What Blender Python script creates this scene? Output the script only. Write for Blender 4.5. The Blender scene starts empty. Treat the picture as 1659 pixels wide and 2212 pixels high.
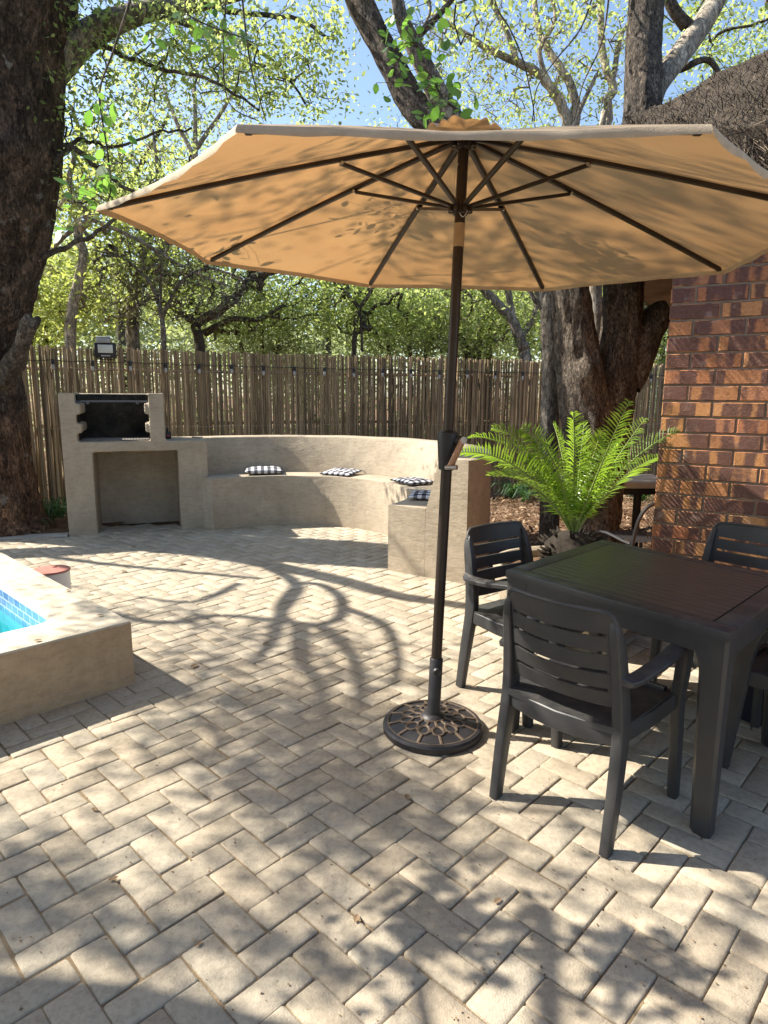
import bpy, bmesh, math, random
import numpy as np
from mathutils import Vector, Matrix, noise as mnoise

SC = bpy.context.scene
COL = SC.collection
R = math.radians
rng = np.random.default_rng(7)
random.seed(7)

# ------------------------------------------------------------------ camera data
FPX, CX, CY, HC = 1410.0, 829.5, 1106.0, 1.5
PITCH, ROLL = math.atan(253 / FPX), R(.35)


def ray(x, y):
    u = (x - CX) / FPX; v = (y - CY) / FPX
    cr, sr = math.cos(ROLL), math.sin(ROLL)
    u, v = u * cr + v * sr, -u * sr + v * cr
    c, s = math.cos(PITCH), math.sin(PITCH)
    return np.array([u, c - v * s, -s - v * c])


def ground(x, y, z=0.0):
    r = ray(x, y); t = (z - HC) / r[2]
    return np.array([r[0] * t, r[1] * t, z])


def at(x, y, Y):
    r = ray(x, y); t = Y / r[1]
    return np.array([r[0] * t, Y, HC + r[2] * t])


SUN_EL, SUN_AZ = R(44.2), R(-13.1)
TRAVEL = np.array([math.cos(SUN_AZ) * math.cos(SUN_EL), math.sin(SUN_AZ) * math.cos(SUN_EL), -math.sin(SUN_EL)])


def above(g, h):
    """point at height h whose sun shadow falls on ground point g"""
    return np.array([g[0], g[1], 0.0]) - TRAVEL * (h / -TRAVEL[2])


# ------------------------------------------------------------------ materials
class N:
    def __init__(self, name):
        self.m = bpy.data.materials.new(name); self.m.use_nodes = True
        self.t = self.m.node_tree; self.n = self.t.nodes; self.l = self.t.links
        self.p = self.n['Principled BSDF']; self.out = self.n['Material Output']

    def new(self, typ, **kw):
        nd = self.n.new(typ)
        for k, v in kw.items():
            if k in nd.inputs: nd.inputs[k].default_value = v
            else: setattr(nd, k, v)
        return nd

    def link(self, a, b): self.l.new(a, b)

    def coord(self, kind='Object', scale=(1, 1, 1)):
        c = self.new('ShaderNodeTexCoord'); mp = self.new('ShaderNodeMapping')
        mp.inputs['Scale'].default_value = scale
        self.link(c.outputs[kind], mp.inputs['Vector'])
        return mp.outputs['Vector']

    def world(self, scale=(1, 1, 1)):
        c = self.new('ShaderNodeNewGeometry'); mp = self.new('ShaderNodeMapping')
        mp.inputs['Scale'].default_value = scale
        self.link(c.outputs['Position'], mp.inputs['Vector'])
        return mp.outputs['Vector']

    def noise(self, vec, scale, detail=4, rough=.6):
        nd = self.new('ShaderNodeTexNoise'); nd.inputs['Scale'].default_value = scale
        nd.inputs['Detail'].default_value = detail; nd.inputs['Roughness'].default_value = rough
        self.link(vec, nd.inputs['Vector']); return nd.outputs['Fac']

    def ramp(self, fac, stops):
        nd = self.new('ShaderNodeValToRGB'); cr = nd.color_ramp
        while len(cr.elements) < len(stops): cr.elements.new(.5)
        for e, (p, c) in zip(cr.elements, stops):
            e.position = p; e.color = (*c, 1) if len(c) == 3 else c
        self.link(fac, nd.inputs['Fac']); return nd.outputs['Color']

    def mix(self, fac, a, b, mode='MIX'):
        nd = self.new('ShaderNodeMix', data_type='RGBA', blend_type=mode)
        for s, v in ((nd.inputs[0], fac), (nd.inputs[6], a), (nd.inputs[7], b)):
            if hasattr(v, 'is_linked'): self.link(v, s)
            elif isinstance(v, (int, float)): s.default_value = v
            else: s.default_value = (*v, 1)
        return nd.outputs[2]

    def math(self, op, a, b=0.0, clamp=False):
        nd = self.new('ShaderNodeMath', operation=op, use_clamp=clamp)
        for s, v in ((nd.inputs[0], a), (nd.inputs[1], b)):
            if hasattr(v, 'is_linked'): self.link(v, s)
            else: s.default_value = v
        return nd.outputs[0]

    def bump(self, h, strength=.4, dist=.01, nrm=None):
        b = self.new('ShaderNodeBump'); b.inputs['Strength'].default_value = strength
        b.inputs['Distance'].default_value = dist
        self.link(h, b.inputs['Height'])
        if nrm is not None: self.link(nrm, b.inputs['Normal'])
        return b.outputs['Normal']

    def done(self, color=None, rough=.8, normal=None, metal=0, spec=.5):
        if color is not None:
            if hasattr(color, 'is_linked'): self.link(color, self.p.inputs['Base Color'])
            else: self.p.inputs['Base Color'].default_value = (*color, 1)
        if hasattr(rough, 'is_linked'): self.link(rough, self.p.inputs['Roughness'])
        else: self.p.inputs['Roughness'].default_value = rough
        if normal is not None: self.link(normal, self.p.inputs['Normal'])
        self.p.inputs['Metallic'].default_value = metal
        self.p.inputs['Specular IOR Level'].default_value = spec
        return self.m


def simple(name, col, rough=.6, metal=0, var=.25, scale=9, bump=.1, spec=.5, bd=.003):
    k = N(name); v = k.coord('Object')
    f = k.noise(v, scale, 5)
    dark = tuple(c * (1 - var) for c in col); light = tuple(min(1, c * (1 + var)) for c in col)
    c = k.ramp(f, [(.25, dark), (.75, light)])
    nz = k.noise(v, scale * 14, 3)
    return k.done(c, rough, k.bump(nz, bump, bd), metal, spec)


def island(k):
    return k.new('ShaderNodeNewGeometry').outputs['Random Per Island']


def m_paver():
    k = N('cream_paver'); v = k.world()
    r = island(k)
    base = k.ramp(r, [(0, (.405, .35, .262)), (.3, (.468, .41, .308)), (.6, (.518, .455, .348)), (.85, (.455, .415, .328)), (1, (.558, .49, .372))])
    n1 = k.noise(v, 5, 4)
    c = k.mix(k.math('MULTIPLY', n1, .5), base, (.41, .32, .22))
    n2 = k.noise(v, 42, 6, .72)
    c = k.mix(1.0, c, k.ramp(n2, [(.3, (.72, .71, .70)), (.55, (1, 1, 1)), (.8, (1.0, .98, .95))]), 'MULTIPLY')
    n4 = k.noise(v, 1.3, 3)
    c = k.mix(1.0, c, k.ramp(n4, [(.35, (.84, .84, .85)), (.62, (1.0, 1.0, 1.0))]), 'MULTIPLY')
    vo = k.new('ShaderNodeTexVoronoi'); vo.inputs['Scale'].default_value = 55; k.link(v, vo.inputs['Vector'])
    spot = k.ramp(vo.outputs['Distance'], [(.06, (.62, .55, .46)), (.14, (1, 1, 1))])
    c = k.mix(.35, c, k.mix(1.0, c, spot, 'MULTIPLY'))
    h = k.math('ADD', k.noise(v, 22, 4), k.math('MULTIPLY', k.noise(v, 190, 3), .45))
    return k.done(c, .88, k.bump(h, .7, .007), spec=.2)


def m_sand():
    k = N('joint_sand'); v = k.world()
    c = k.ramp(k.noise(v, 9, 6), [(.3, (.16, .12, .075)), (.7, (.40, .30, .185))])
    return k.done(c, .95, k.bump(k.noise(v, 260, 3), .8, .006), spec=.1)


def m_soil():
    k = N('red_brown_soil'); v = k.world()
    n = k.noise(v, 2.2, 8, .7)
    c = k.ramp(n, [(.3, (.085, .05, .032)), (.5, (.19, .115, .07)), (.7, (.30, .20, .125))])
    return k.done(c, .95, k.bump(k.noise(v, 30, 8, .75), .9, .04), spec=.1)


def m_plaster(name, col, stain=.35):
    k = N(name); v = k.coord('Object')
    a = tuple(c * .80 for c in col); b = tuple(c * 1.1 for c in col)
    c = k.ramp(k.noise(v, 2.4, 6, .65), [(.3, a), (.7, b)])
    v2 = k.coord('Object', (14, 14, 2.2))
    st = k.ramp(k.noise(v2, 1.0, 5, .6), [(.42, (1, 1, 1)), (.72, (.74, .70, .64))])
    c = k.mix(stain, c, k.mix(1.0, c, st, 'MULTIPLY'))
    fine = k.noise(v, 60, 5, .7)
    c = k.mix(.35, c, k.mix(1.0, c, k.ramp(fine, [(.35, (.72, .70, .67)), (.6, (1, 1, 1))]), 'MULTIPLY'))
    tr = k.noise(k.coord('Object', (3, 3, 9)), 3.5, 3, .7)
    c = k.mix(.55, c, k.mix(1.0, c, k.ramp(tr, [(.36, (.80, .78, .74)), (.5, (1, 1, 1)), (.66, (1.10, 1.08, 1.05))]), 'MULTIPLY'))
    vc = k.new('ShaderNodeTexVoronoi', feature='DISTANCE_TO_EDGE'); vc.inputs['Scale'].default_value = 2.1
    wob = k.new('ShaderNodeMix', data_type='VECTOR'); wob.inputs[0].default_value = .12
    nz = k.new('ShaderNodeTexNoise'); nz.inputs['Scale'].default_value = 6; nz.inputs['Detail'].default_value = 6
    k.link(v, nz.inputs['Vector']); k.link(v, wob.inputs[4]); k.link(nz.outputs['Color'], wob.inputs[5]); k.link(wob.outputs[1], vc.inputs['Vector'])
    ck = k.math('MULTIPLY', k.ramp(vc.outputs['Distance'], [(0, (1, 1, 1)), (.0035, (0, 0, 0))]), k.ramp(k.noise(v, 1.7, 2), [(.5, (0, 0, 0)), (.58, (.6, .6, .6))]))
    c = k.mix(ck, c, tuple(x * .35 for x in col))
    h = k.math('ADD', k.math('ADD', k.math('MULTIPLY', k.noise(v, 5, 3), 1.4), k.math('MULTIPLY', tr, .8)), k.math('MULTIPLY', fine, .35))
    return k.done(c, .82, k.bump(h, .35, .015), spec=.25)


def m_brick():
    k = N('clay_face_brick')
    uv = k.coord('Object')
    r = island(k)
    base = k.ramp(r, [(0, (.40, .18, .09)), (.25, (.55, .275, .115)), (.5, (.42, .17, .09)), (.75, (.58, .30, .13)), (1, (.37, .155, .10))])
    sh = k.new('ShaderNodeVectorMath', operation='ADD'); cmb = k.new('ShaderNodeCombineXYZ')
    k.link(k.math('MULTIPLY', r, 53), cmb.inputs['X']); k.link(k.math('MULTIPLY', r, 17), cmb.inputs['Z'])
    mp = k.new('ShaderNodeMapping'); mp.inputs['Scale'].default_value = (10, 10, 1.2); k.link(uv, mp.inputs['Vector'])
    k.link(mp.outputs['Vector'], sh.inputs[0]); k.link(cmb.outputs[0], sh.inputs[1])
    patch = k.noise(sh.outputs[0], 1.0, 1)
    patch = k.math('ADD', patch, k.math('MULTIPLY', k.math('SUBTRACT', k.noise(uv, 45, 4), .5), .12))
    f = k.ramp(patch, [(.455, (0, 0, 0)), (.515, (.88, .88, .88))])
    c = k.mix(f, base, (.125, .072, .066))
    n2 = k.noise(uv, 60, 5)
    c = k.mix(1.0, c, k.ramp(n2, [(.3, (.75, .72, .72)), (.6, (1.05, 1.05, 1.05))]), 'MULTIPLY')
    eff = k.ramp(k.noise(uv, 11, 5), [(.58, (0, 0, 0)), (.75, (.35, .35, .35))])
    c = k.mix(eff, c, (.55, .45, .38))
    return k.done(c, .92, k.bump(k.math('ADD', k.noise(uv, 130, 3), k.noise(uv, 14, 3)), .7, .006), spec=.12)


def m_bark(name, dark, mid, light, sc=1.0, lich=.0, bd=.03, low=False):
    k = N(name); v = k.coord('Object', (1, 1, .38))
    vo = k.new('ShaderNodeTexVoronoi', feature='DISTANCE_TO_EDGE'); vo.inputs['Scale'].default_value = 13 * sc
    nv = k.new('ShaderNodeMix', data_type='VECTOR'); nv.inputs[0].default_value = .34
    nn = k.new('ShaderNodeTexNoise'); nn.inputs['Scale'].default_value = 5 * sc; nn.inputs['Detail'].default_value = 6
    k.link(v, nn.inputs['Vector']); k.link(v, nv.inputs[4]); k.link(nn.outputs['Color'], nv.inputs[5])
    k.link(nv.outputs[1], vo.inputs['Vector'])
    crack = k.ramp(vo.outputs['Distance'], [(.0, (0, 0, 0)), (.05, (1, 1, 1))])
    n = k.noise(k.coord('Object', (1, 1, .6)), 4.2 * sc, 9, .72)
    c = k.ramp(n, [(.28, dark), (.5, mid), (.74, light)])
    c = k.mix(k.math('MULTIPLY', k.math('SUBTRACT', 1.0, crack), .42), c, tuple(x * .35 for x in dark))
    pv = k.new('ShaderNodeTexVoronoi'); pv.inputs['Scale'].default_value = 17 * sc; k.link(nv.outputs[1], pv.inputs['Vector'])
    plate = k.new('ShaderNodeSeparateColor'); k.link(pv.outputs['Color'], plate.inputs[0])
    c = k.mix(1.0, c, k.ramp(plate.outputs[0], [(.1, (.62, .60, .58)), (.6, (1.0, 1.0, 1.0)), (.95, (1.45, 1.38, 1.3))]), 'MULTIPLY')
    big = k.noise(k.coord('Object'), 1.1, 3)
    c = k.mix(1.0, c, k.ramp(big, [(.4, (.72, .72, .74)), (.6, (1.12, 1.08, 1.02))]), 'MULTIPLY')
    fn = k.noise(k.coord('Object', (1, 1, .45)), 38 * sc, 6, .75)
    c = k.mix(1.0, c, k.ramp(fn, [(.36, (.38, .36, .35)), (.5, (.95, .95, .95)), (.66, (1.65, 1.6, 1.5))]), 'MULTIPLY')
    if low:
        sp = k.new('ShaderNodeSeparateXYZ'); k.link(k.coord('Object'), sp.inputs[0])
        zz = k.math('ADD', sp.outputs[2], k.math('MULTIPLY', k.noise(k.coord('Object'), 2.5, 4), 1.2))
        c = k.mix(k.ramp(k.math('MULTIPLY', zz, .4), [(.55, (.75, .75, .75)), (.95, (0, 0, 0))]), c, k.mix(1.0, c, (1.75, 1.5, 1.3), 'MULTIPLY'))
    if lich:
        w = k.ramp(k.noise(k.coord('Object'), 7, 5, .6), [(.62, (0, 0, 0)), (.68, (1, 1, 1))])
        c = k.mix(k.math('MULTIPLY', w, lich), c, (.42, .40, .36))
    h = k.math('ADD', k.math('ADD', k.math('MULTIPLY', crack, .5), k.math('MULTIPLY', plate.outputs[1], .35)), k.math('MULTIPLY', k.noise(v, 26 * sc, 7, .7), 1.0))
    return k.done(c, .9, k.bump(h, 1.0, bd), spec=.2)


def m_leaf(name, stops, trans=.45, tcol=(.30, .46, .04), rough=.45):
    k = N(name)
    c = k.ramp(island(k), stops)
    k.link(c, k.p.inputs['Base Color']); k.p.inputs['Roughness'].default_value = rough
    k.p.inputs['Specular IOR Level'].default_value = .35
    tr = k.new('ShaderNodeBsdfTranslucent')
    tc = k.mix(.6, c, tcol)
    k.link(k.mix(1.0, tc, (1.95, 1.9, 1.8), 'MULTIPLY'), tr.inputs['Color'])
    ms = k.new('ShaderNodeMixShader'); ms.inputs[0].default_value = trans
    k.link(k.p.outputs[0], ms.inputs[1]); k.link(tr.outputs[0], ms.inputs[2])
    k.link(ms.outputs[0], k.out.inputs['Surface'])
    return k.m


def m_canopy():
    k = N('tan_canopy_cloth'); v = k.coord('Object')
    c = k.ramp(k.noise(v, 3.5, 5), [(.3, (.33, .27, .19)), (.7, (.39, .32, .23))])
    wv = k.noise(k.coord('Object', (260, 260, 40)), 1, 2)
    k.done(c, .9, k.bump(k.math('ADD', k.math('MULTIPLY', k.noise(v, 7, 3), 2.0), wv), .25, .006), spec=.1)
    tr = k.new('ShaderNodeBsdfTranslucent')
    tcol = k.ramp(k.noise(v, 2.2, 4), [(.3, (.50, .25, .09)), (.7, (.60, .325, .125))])
    k.link(tcol, tr.inputs['Color'])
    ms = k.new('ShaderNodeMixShader'); ms.inputs[0].default_value = .31
    k.link(k.p.outputs[0], ms.inputs[1]); k.link(tr.outputs[0], ms.inputs[2])
    k.link(ms.outputs[0], k.out.inputs['Surface'])
    return k.m


def m_water():
    k = N('pool_water')
    tr = k.new('ShaderNodeBsdfTransparent'); tr.inputs[0].default_value = (.60, .90, .93, 1)
    gl = k.new('ShaderNodeBsdfGlossy'); gl.inputs['Roughness'].default_value = .03
    fr = k.new('ShaderNodeFresnel'); fr.inputs['IOR'].default_value = 1.33
    b = k.bump(k.noise(k.world(), 6, 3), .15, .02)
    k.link(b, gl.inputs['Normal']); k.link(b, fr.inputs['Normal'])
    ms = k.new('ShaderNodeMixShader')
    k.link(fr.outputs[0], ms.inputs[0]); k.link(tr.outputs[0], ms.inputs[1]); k.link(gl.outputs[0], ms.inputs[2])
    k.link(ms.outputs[0], k.out.inputs['Surface'])
    return k.m


def m_tiles():
    k = N('blue_pool_tile')
    br = k.new('ShaderNodeTexBrick'); br.offset = 0.5
    br.inputs['Scale'].default_value = 1; br.inputs['Mortar Size'].default_value = .0035
    br.inputs['Brick Width'].default_value = .10; br.inputs['Row Height'].default_value = .05
    br.inputs['Color1'].default_value = (.09, .20, .40, 1); br.inputs['Color2'].default_value = (.17, .32, .52, 1)
    br.inputs['Mortar'].default_value = (.55, .60, .62, 1)
    k.link(k.coord('UV'), br.inputs['Vector'])
    return k.done(br.outputs['Color'], .2)


def m_gingham():
    k = N('black_white_check'); c = k.new('ShaderNodeTexCoord'); sp = k.new('ShaderNodeSeparateXYZ')
    k.link(c.outputs['Object'], sp.inputs[0])
    def stripe(o):
        f = k.math('FRACT', k.math('ADD', k.math('MULTIPLY', o, 1 / .075), 50.0))
        return k.math('GREATER_THAN', f, .5)
    s = k.math('MULTIPLY', k.math('ADD', stripe(sp.outputs[0]), stripe(sp.outputs[1])), .5)
    col = k.ramp(s, [(.0, (.72, .72, .72)), (.5, (.17, .17, .19)), (1, (.018, .018, .022))])
    k.n[col.node.name].color_ramp.interpolation = 'LINEAR'
    return k.done(col, .9, k.bump(k.noise(k.coord('Object'), 300, 2), .3, .003), spec=.1)


def m_resin():
    k = N('anthracite_plastic'); v = k.coord('Object')
    n = k.noise(v, 6, 6, .7); gm = k.new('ShaderNodeNewGeometry'); sp = k.new('ShaderNodeSeparateXYZ'); k.link(gm.outputs['Normal'], sp.inputs[0])
    c = k.ramp(n, [(.3, (.030, .030, .031)), (.7, (.040, .040, .041))])
    dust = k.math('MULTIPLY', k.math('MULTIPLY', k.math('MAXIMUM', sp.outputs[2], .15), k.ramp(k.noise(v, 14, 5), [(.42, (0, 0, 0)), (.7, (1, 1, 1))])), .55)
    c = k.mix(dust, c, (.13, .118, .10))
    scr = k.ramp(k.noise(k.coord('Object', (60, 60, 5)), 2, 3), [(.66, (0, 0, 0)), (.70, (.35, .35, .35))])
    c = k.mix(scr, c, (.07, .07, .07))
    r_ = k.math('ADD', k.math('MULTIPLY', k.noise(v, 9, 4), .35), .27)
    return k.done(c, r_, k.bump(k.noise(v, 420, 2), .12, .001))


def m_table():
    k = N('brown_black_slat_top'); v = k.coord('Object')
    w = k.new('ShaderNodeTexWave', wave_type='BANDS', bands_direction='Y'); w.inputs['Scale'].default_value = 11
    w.inputs['Distortion'].default_value = .0
    k.link(v, w.inputs['Vector'])
    c = k.ramp(k.noise(k.coord('Object', (3, 26, 3)), 3, 5), [(.3, (.045, .040, .036)), (.7, (.085, .073, .063))])
    h = k.math('ADD', w.outputs['Fac'], k.math('MULTIPLY', k.noise(k.coord('Object', (10, 160, 10)), 2, 3), .4))
    return k.done(c, .36, k.bump(h, .05, .002), spec=.5)


def m_thatch(name, cols):
    k = N(name); c = k.ramp(island(k), cols)
    n = k.noise(k.coord('Object'), 3, 5)
    c = k.mix(1.0, c, k.ramp(n, [(.3, (.6, .6, .6)), (.7, (1.1, 1.1, 1.1))]), 'MULTIPLY')
    return k.done(c, .95, k.bump(k.noise(k.coord('Object', (30, 30, 6)), 3, 6), .8, .03), spec=.1)


def m_soot():
    k = N('sooty_plaster'); v = k.coord('Object')
    c = k.ramp(k.noise(v, 4.5, 6, .7), [(.35, (.012, .012, .012)), (.6, (.05, .045, .038)), (.8, (.13, .115, .09))])
    return k.done(c, .95, k.bump(k.noise(v, 30, 4), .5, .01), spec=.1)


def m_straw_pole():
    k = N('weathered_stick'); r = island(k)
    c = k.ramp(r, [(0, (.22, .165, .10)), (.2, (.35, .26, .155)), (.4, (.43, .33, .20)), (.6, (.28, .215, .14)), (.8, (.52, .395, .24)), (1, (.17, .135, .09))])
    v = k.coord('Object', (16, 16, 1.6))
    c = k.mix(1.0, c, k.ramp(k.noise(v, 2, 6, .7), [(.3, (.5, .48, .46)), (.6, (1.08, 1.08, 1.08))]), 'MULTIPLY')
    return k.done(c, .85, k.bump(k.noise(v, 5, 5), .6, .01), spec=.2)


M = {}
M['paver'] = m_paver(); M['sand'] = m_sand(); M['soil'] = m_soil()
M['plaster'] = m_plaster('sand_plaster', (.43, .362, .272), .22)
M['pool_wall'] = m_plaster('tan_pool_plaster', (.47, .35, .225), .3)
M['coping'] = m_plaster('cream_coping', (.58, .51, .39), .3)
M['brick'] = m_brick(); M['mortar'] = simple('mortar', (.25, .20, .148), .95, var=.2, scale=20, bump=.5, spec=.1)
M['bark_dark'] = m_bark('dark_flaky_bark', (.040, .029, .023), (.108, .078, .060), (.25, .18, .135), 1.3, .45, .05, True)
M['bark_red'] = m_bark('red_brown_bark', (.075, .063, .053), (.205, .175, .145), (.40, .35, .29), 2.0, .2, .05)
M['bark_grey'] = m_bark('grey_bark', (.10, .09, .078), (.22, .20, .17), (.38, .35, .30), 1.0, .5, .012)
M['bark_pale'] = m_bark('pale_bark', (.18, .16, .13), (.33, .295, .24), (.50, .46, .39), 1.2, .5, .006)
M['bark_thin'] = m_bark('thin_grey_brown_bark', (.05, .042, .034), (.115, .098, .08), (.22, .19, .155), 2.0, .0, .006)
M['leaf_yellow'] = m_leaf('yellow_green_leaf', [(0, (.12, .16, .045)), (.5, (.20, .24, .065)), (1, (.31, .33, .11))], .47, (.36, .42, .10))
M['leaf_mid'] = m_leaf('mid_green_leaf', [(0, (.085, .125, .045)), (.5, (.155, .21, .07)), (1, (.27, .305, .115))], .52, (.38, .46, .13))
M['leaf_far'] = m_leaf('haze_paled_leaf', [(0, (.12, .16, .08)), (.5, (.19, .235, .12)), (1, (.29, .32, .18))], .45, (.36, .42, .18))  # paler leaves: aerial haze of the distance mixed into the colour
M['leaf_olive'] = m_leaf('grey_green_leaf', [(0, (.10, .13, .07)), (.5, (.175, .21, .115)), (1, (.29, .32, .19))], .46, (.24, .29, .12))
M['leaf_big'] = m_leaf('broad_green_leaf', [(0, (.03, .075, .02)), (.35, (.06, .13, .03)), (.7, (.10, .19, .04)), (1, (.17, .24, .06))], .45, (.16, .34, .04), .35)
M['leaf_litter'] = m_leaf('dry_leaf', [(0, (.12, .075, .045)), (.5, (.22, .15, .09)), (1, (.34, .25, .16))], .15, (.3, .2, .1), .8)
M['cycad'] = m_leaf('cycad_leaflet', [(0, (.16, .13, .05)), (.02, (.07, .15, .02)), (.5, (.12, .225, .03)), (1, (.19, .30, .04))], .40, (.34, .52, .04), .3)
M['rachis'] = simple('yellow_green_stalk', (.20, .27, .06), .5)
M['cycad_stem'] = simple('cycad_stump', (.06, .045, .032), .95, var=.6, scale=30, bump=1.0, bd=.02)
M['canopy'] = m_canopy()
M['bronze'] = simple('dark_bronze_metal', (.045, .034, .028), .38, .55, .2, 12, .05)
M['iron'] = simple('cast_iron_resin', (.028, .026, .028), .45, .2, .35, 20, .25)
M['iron_hi'] = simple('rubbed_bronze', (.12, .085, .058), .5, .3, .5, 30, .3)
M['copper'] = simple('copper_handle', (.42, .22, .12), .4, .3)
M['steel'] = simple('bare_steel', (.45, .44, .42), .35, .9)
M['label_tan'] = simple('tan_sticker', (.42, .30, .17), .5)
M['plastic'] = m_resin()
M['plastic_dark'] = simple('black_plastic', (.018, .018, .02), .5, 0, .2, 6, .05)
M['tabletop'] = m_table()
M['water'] = m_water(); M['tile'] = m_tiles(); M['poolpaint'] = simple('pool_paint', (.12, .50, .55), .6, var=.08)
M['gingham'] = m_gingham()
M['stick'] = m_straw_pole()
M['thatch'] = m_thatch('weathered_thatch', [(0, (.042, .034, .027)), (.4, (.08, .064, .049)), (.75, (.14, .112, .083)), (1, (.29, .23, .165))])
M['soot'] = m_soot()
M['white'] = simple('white_plastic', (.75, .74, .72), .5, var=.06)
M['pink'] = simple('faded_red_lid', (.42, .17, .13), .6, var=.25, scale=14)
M['glass'] = simple('clear_bulb_glass', (.42, .42, .40), .15, var=.05)
M['lens'] = simple('lamp_lens', (.62, .66, .60), .2, var=.08)
M['panel'] = simple('solar_panel', (.35, .36, .36), .25, var=.2)
M['concrete'] = simple('pale_concrete', (.42, .39, .34), .9, var=.25, scale=6, bump=.5)
M['navy'] = simple('navy_plastic', (.008, .010, .022), .45)
M['red'] = simple('red_label', (.45, .05, .06), .5)
M['wood'] = simple('red_brown_timber', (.20, .09, .05), .7, var=.3)
M['wall_cream'] = simple('cream_wall', (.55, .50, .42), .9)
M['roof_grey'] = simple('pale_grey_roof', (.50, .50, .50), .6)
M['grass'] = m_leaf('strap_leaf', [(0, (.03, .07, .03)), (.5, (.05, .11, .045)), (1, (.09, .16, .06))], .3, (.15, .3, .05))


# ------------------------------------------------------------------ mesh helpers
class MB:
    def __init__(self): self.V = []; self.F = []; self.mi = []; self.n = 0

    def add(self, V, F, mi=0):
        V = np.asarray(V, float)
        self.V.append(V); self.F += [tuple(int(i) + self.n for i in f) for f in F]
        self.mi += [mi] * len(F); self.n += len(V)

    def box(self, c, s, rot=None, mi=0, bev=0, seg=2):
        bm = bmesh.new(); bmesh.ops.create_cube(bm, size=1)
        for v in bm.verts: v.co = Vector((v.co.x * s[0], v.co.y * s[1], v.co.z * s[2]))
        if bev: bmesh.ops.bevel(bm, geom=list(bm.edges), offset=bev, segments=seg, affect='EDGES', profile=.5)
        if rot is not None: bmesh.ops.transform(bm, matrix=rot if isinstance(rot, Matrix) else Matrix.Rotation(rot, 4, 'Z'), verts=bm.verts)
        bm.verts.index_update()
        self.add([np.array(v.co) + np.array(c) for v in bm.verts], [[v.index for v in f.verts] for f in bm.faces], mi)
        bm.free()

    def tube(self, P, rad, n=8, mi=0, sq=None, cap=True, up=None):
        P = np.asarray(P, float); k = len(P)
        rad = np.full(k, rad, float) if np.isscalar(rad) else np.asarray(rad, float)
        T = np.gradient(P, axis=0); T /= np.linalg.norm(T, axis=1)[:, None] + 1e-12
        ref = np.array(up if up is not None else ([0, 0, 1.] if abs(T[0][2]) < .9 else [1., 0, 0]))
        u = np.cross(ref, T[0]); u /= np.linalg.norm(u) + 1e-12
        a = np.arange(n) * 2 * math.pi / n + (math.pi / n if sq else 0)
        V = []
        for i in range(k):
            u = u - T[i] * np.dot(u, T[i]); u /= np.linalg.norm(u) + 1e-12
            w = np.cross(T[i], u)
            if sq:
                sx, sy = sq if not callable(sq) else sq(i / (k - 1))
                ca, sa = np.cos(a), np.sin(a)
                e = .35
                cu = np.sign(ca) * np.abs(ca) ** e * sx; cw = np.sign(sa) * np.abs(sa) ** e * sy
                V.append(P[i] + cu[:, None] * u * rad[i] + cw[:, None] * w * rad[i])
            else:
                V.append(P[i] + rad[i] * (np.cos(a)[:, None] * u + np.sin(a)[:, None] * w))
        V = np.concatenate(V)
        F = []
        for i in range(k - 1):
            for j in range(n):
                j2 = (j + 1) % n
                F.append((i * n + j, i * n + j2, (i + 1) * n + j2, (i + 1) * n + j))
        if cap: F += [tuple(range(n - 1, -1, -1)), tuple((k - 1) * n + j for j in range(n))]
        self.add(V, F, mi)

    def lathe(self, prof, n=32, c=(0, 0, 0), mi=0, mat=None):
        a = np.arange(n) * 2 * math.pi / n
        V = np.concatenate([np.stack([r * np.cos(a), r * np.sin(a), np.full(n, z)], 1) for r, z in prof])
        if mat is not None: V = V @ np.array(mat.to_3x3()).T
        F = []
        for i in range(len(prof) - 1):
            for j in range(n):
                j2 = (j + 1) % n
                F.append((i * n + j, i * n + j2, (i + 1) * n + j2, (i + 1) * n + j))
        F += [tuple(range(n - 1, -1, -1)), tuple((len(prof) - 1) * n + j for j in range(n))]
        self.add(V + np.array(c), F, mi)

    def grid(self, V, mi=0, closed=False):
        V = np.asarray(V, float); a, b = V.shape[:2]
        F = [(i * b + j, i * b + j + 1, (i + 1) * b + j + 1, (i + 1) * b + j) for i in range(a - 1) for j in range(b - 1)]
        if closed: F += [(i * b + b - 1, i * b, (i + 1) * b, (i + 1) * b + b - 1) for i in range(a - 1)]
        self.add(V.reshape(-1, 3), F, mi)

    def build(self, name, mats, parent=None, origin=None, smooth=True, angle=40):
        V = np.concatenate(self.V)
        if origin is not None: V = V - np.asarray(origin)
        me = bpy.data.meshes.new(name); me.from_pydata(V.tolist(), [], self.F)
        for m in (mats if isinstance(mats, (list, tuple)) else [mats]): me.materials.append(m)
        if any(self.mi): me.polygons.foreach_set('material_index', self.mi)
        if smooth:
            me.polygons.foreach_set('use_smooth', [True] * len(self.F))
            if angle: me.set_sharp_from_angle(angle=R(angle))
        me.update()
        o = bpy.data.objects.new(name, me); COL.objects.link(o)
        if parent is not None: o.parent = parent
        return o


def quads_mesh(name, V, k, mat, parent=None, origin=None, smooth=False):
    """V: (n*k,3) array, every k verts form one face"""
    V = np.asarray(V, np.float32)
    if origin is not None: V = V - np.asarray(origin, np.float32)
    nf = len(V) // k
    me = bpy.data.meshes.new(name)
    me.vertices.add(len(V)); me.vertices.foreach_set('co', V.ravel())
    me.loops.add(len(V)); me.loops.foreach_set('vertex_index', np.arange(len(V), dtype=np.int32))
    me.polygons.add(nf); me.polygons.foreach_set('loop_start', np.arange(nf, dtype=np.int32) * k)
    me.polygons.foreach_set('loop_total', np.full(nf, k, np.int32))
    me.materials.append(mat); me.update(calc_edges=True); me.validate()
    o = bpy.data.objects.new(name, me); COL.objects.link(o)
    if parent is not None: o.parent = parent
    return o


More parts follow.
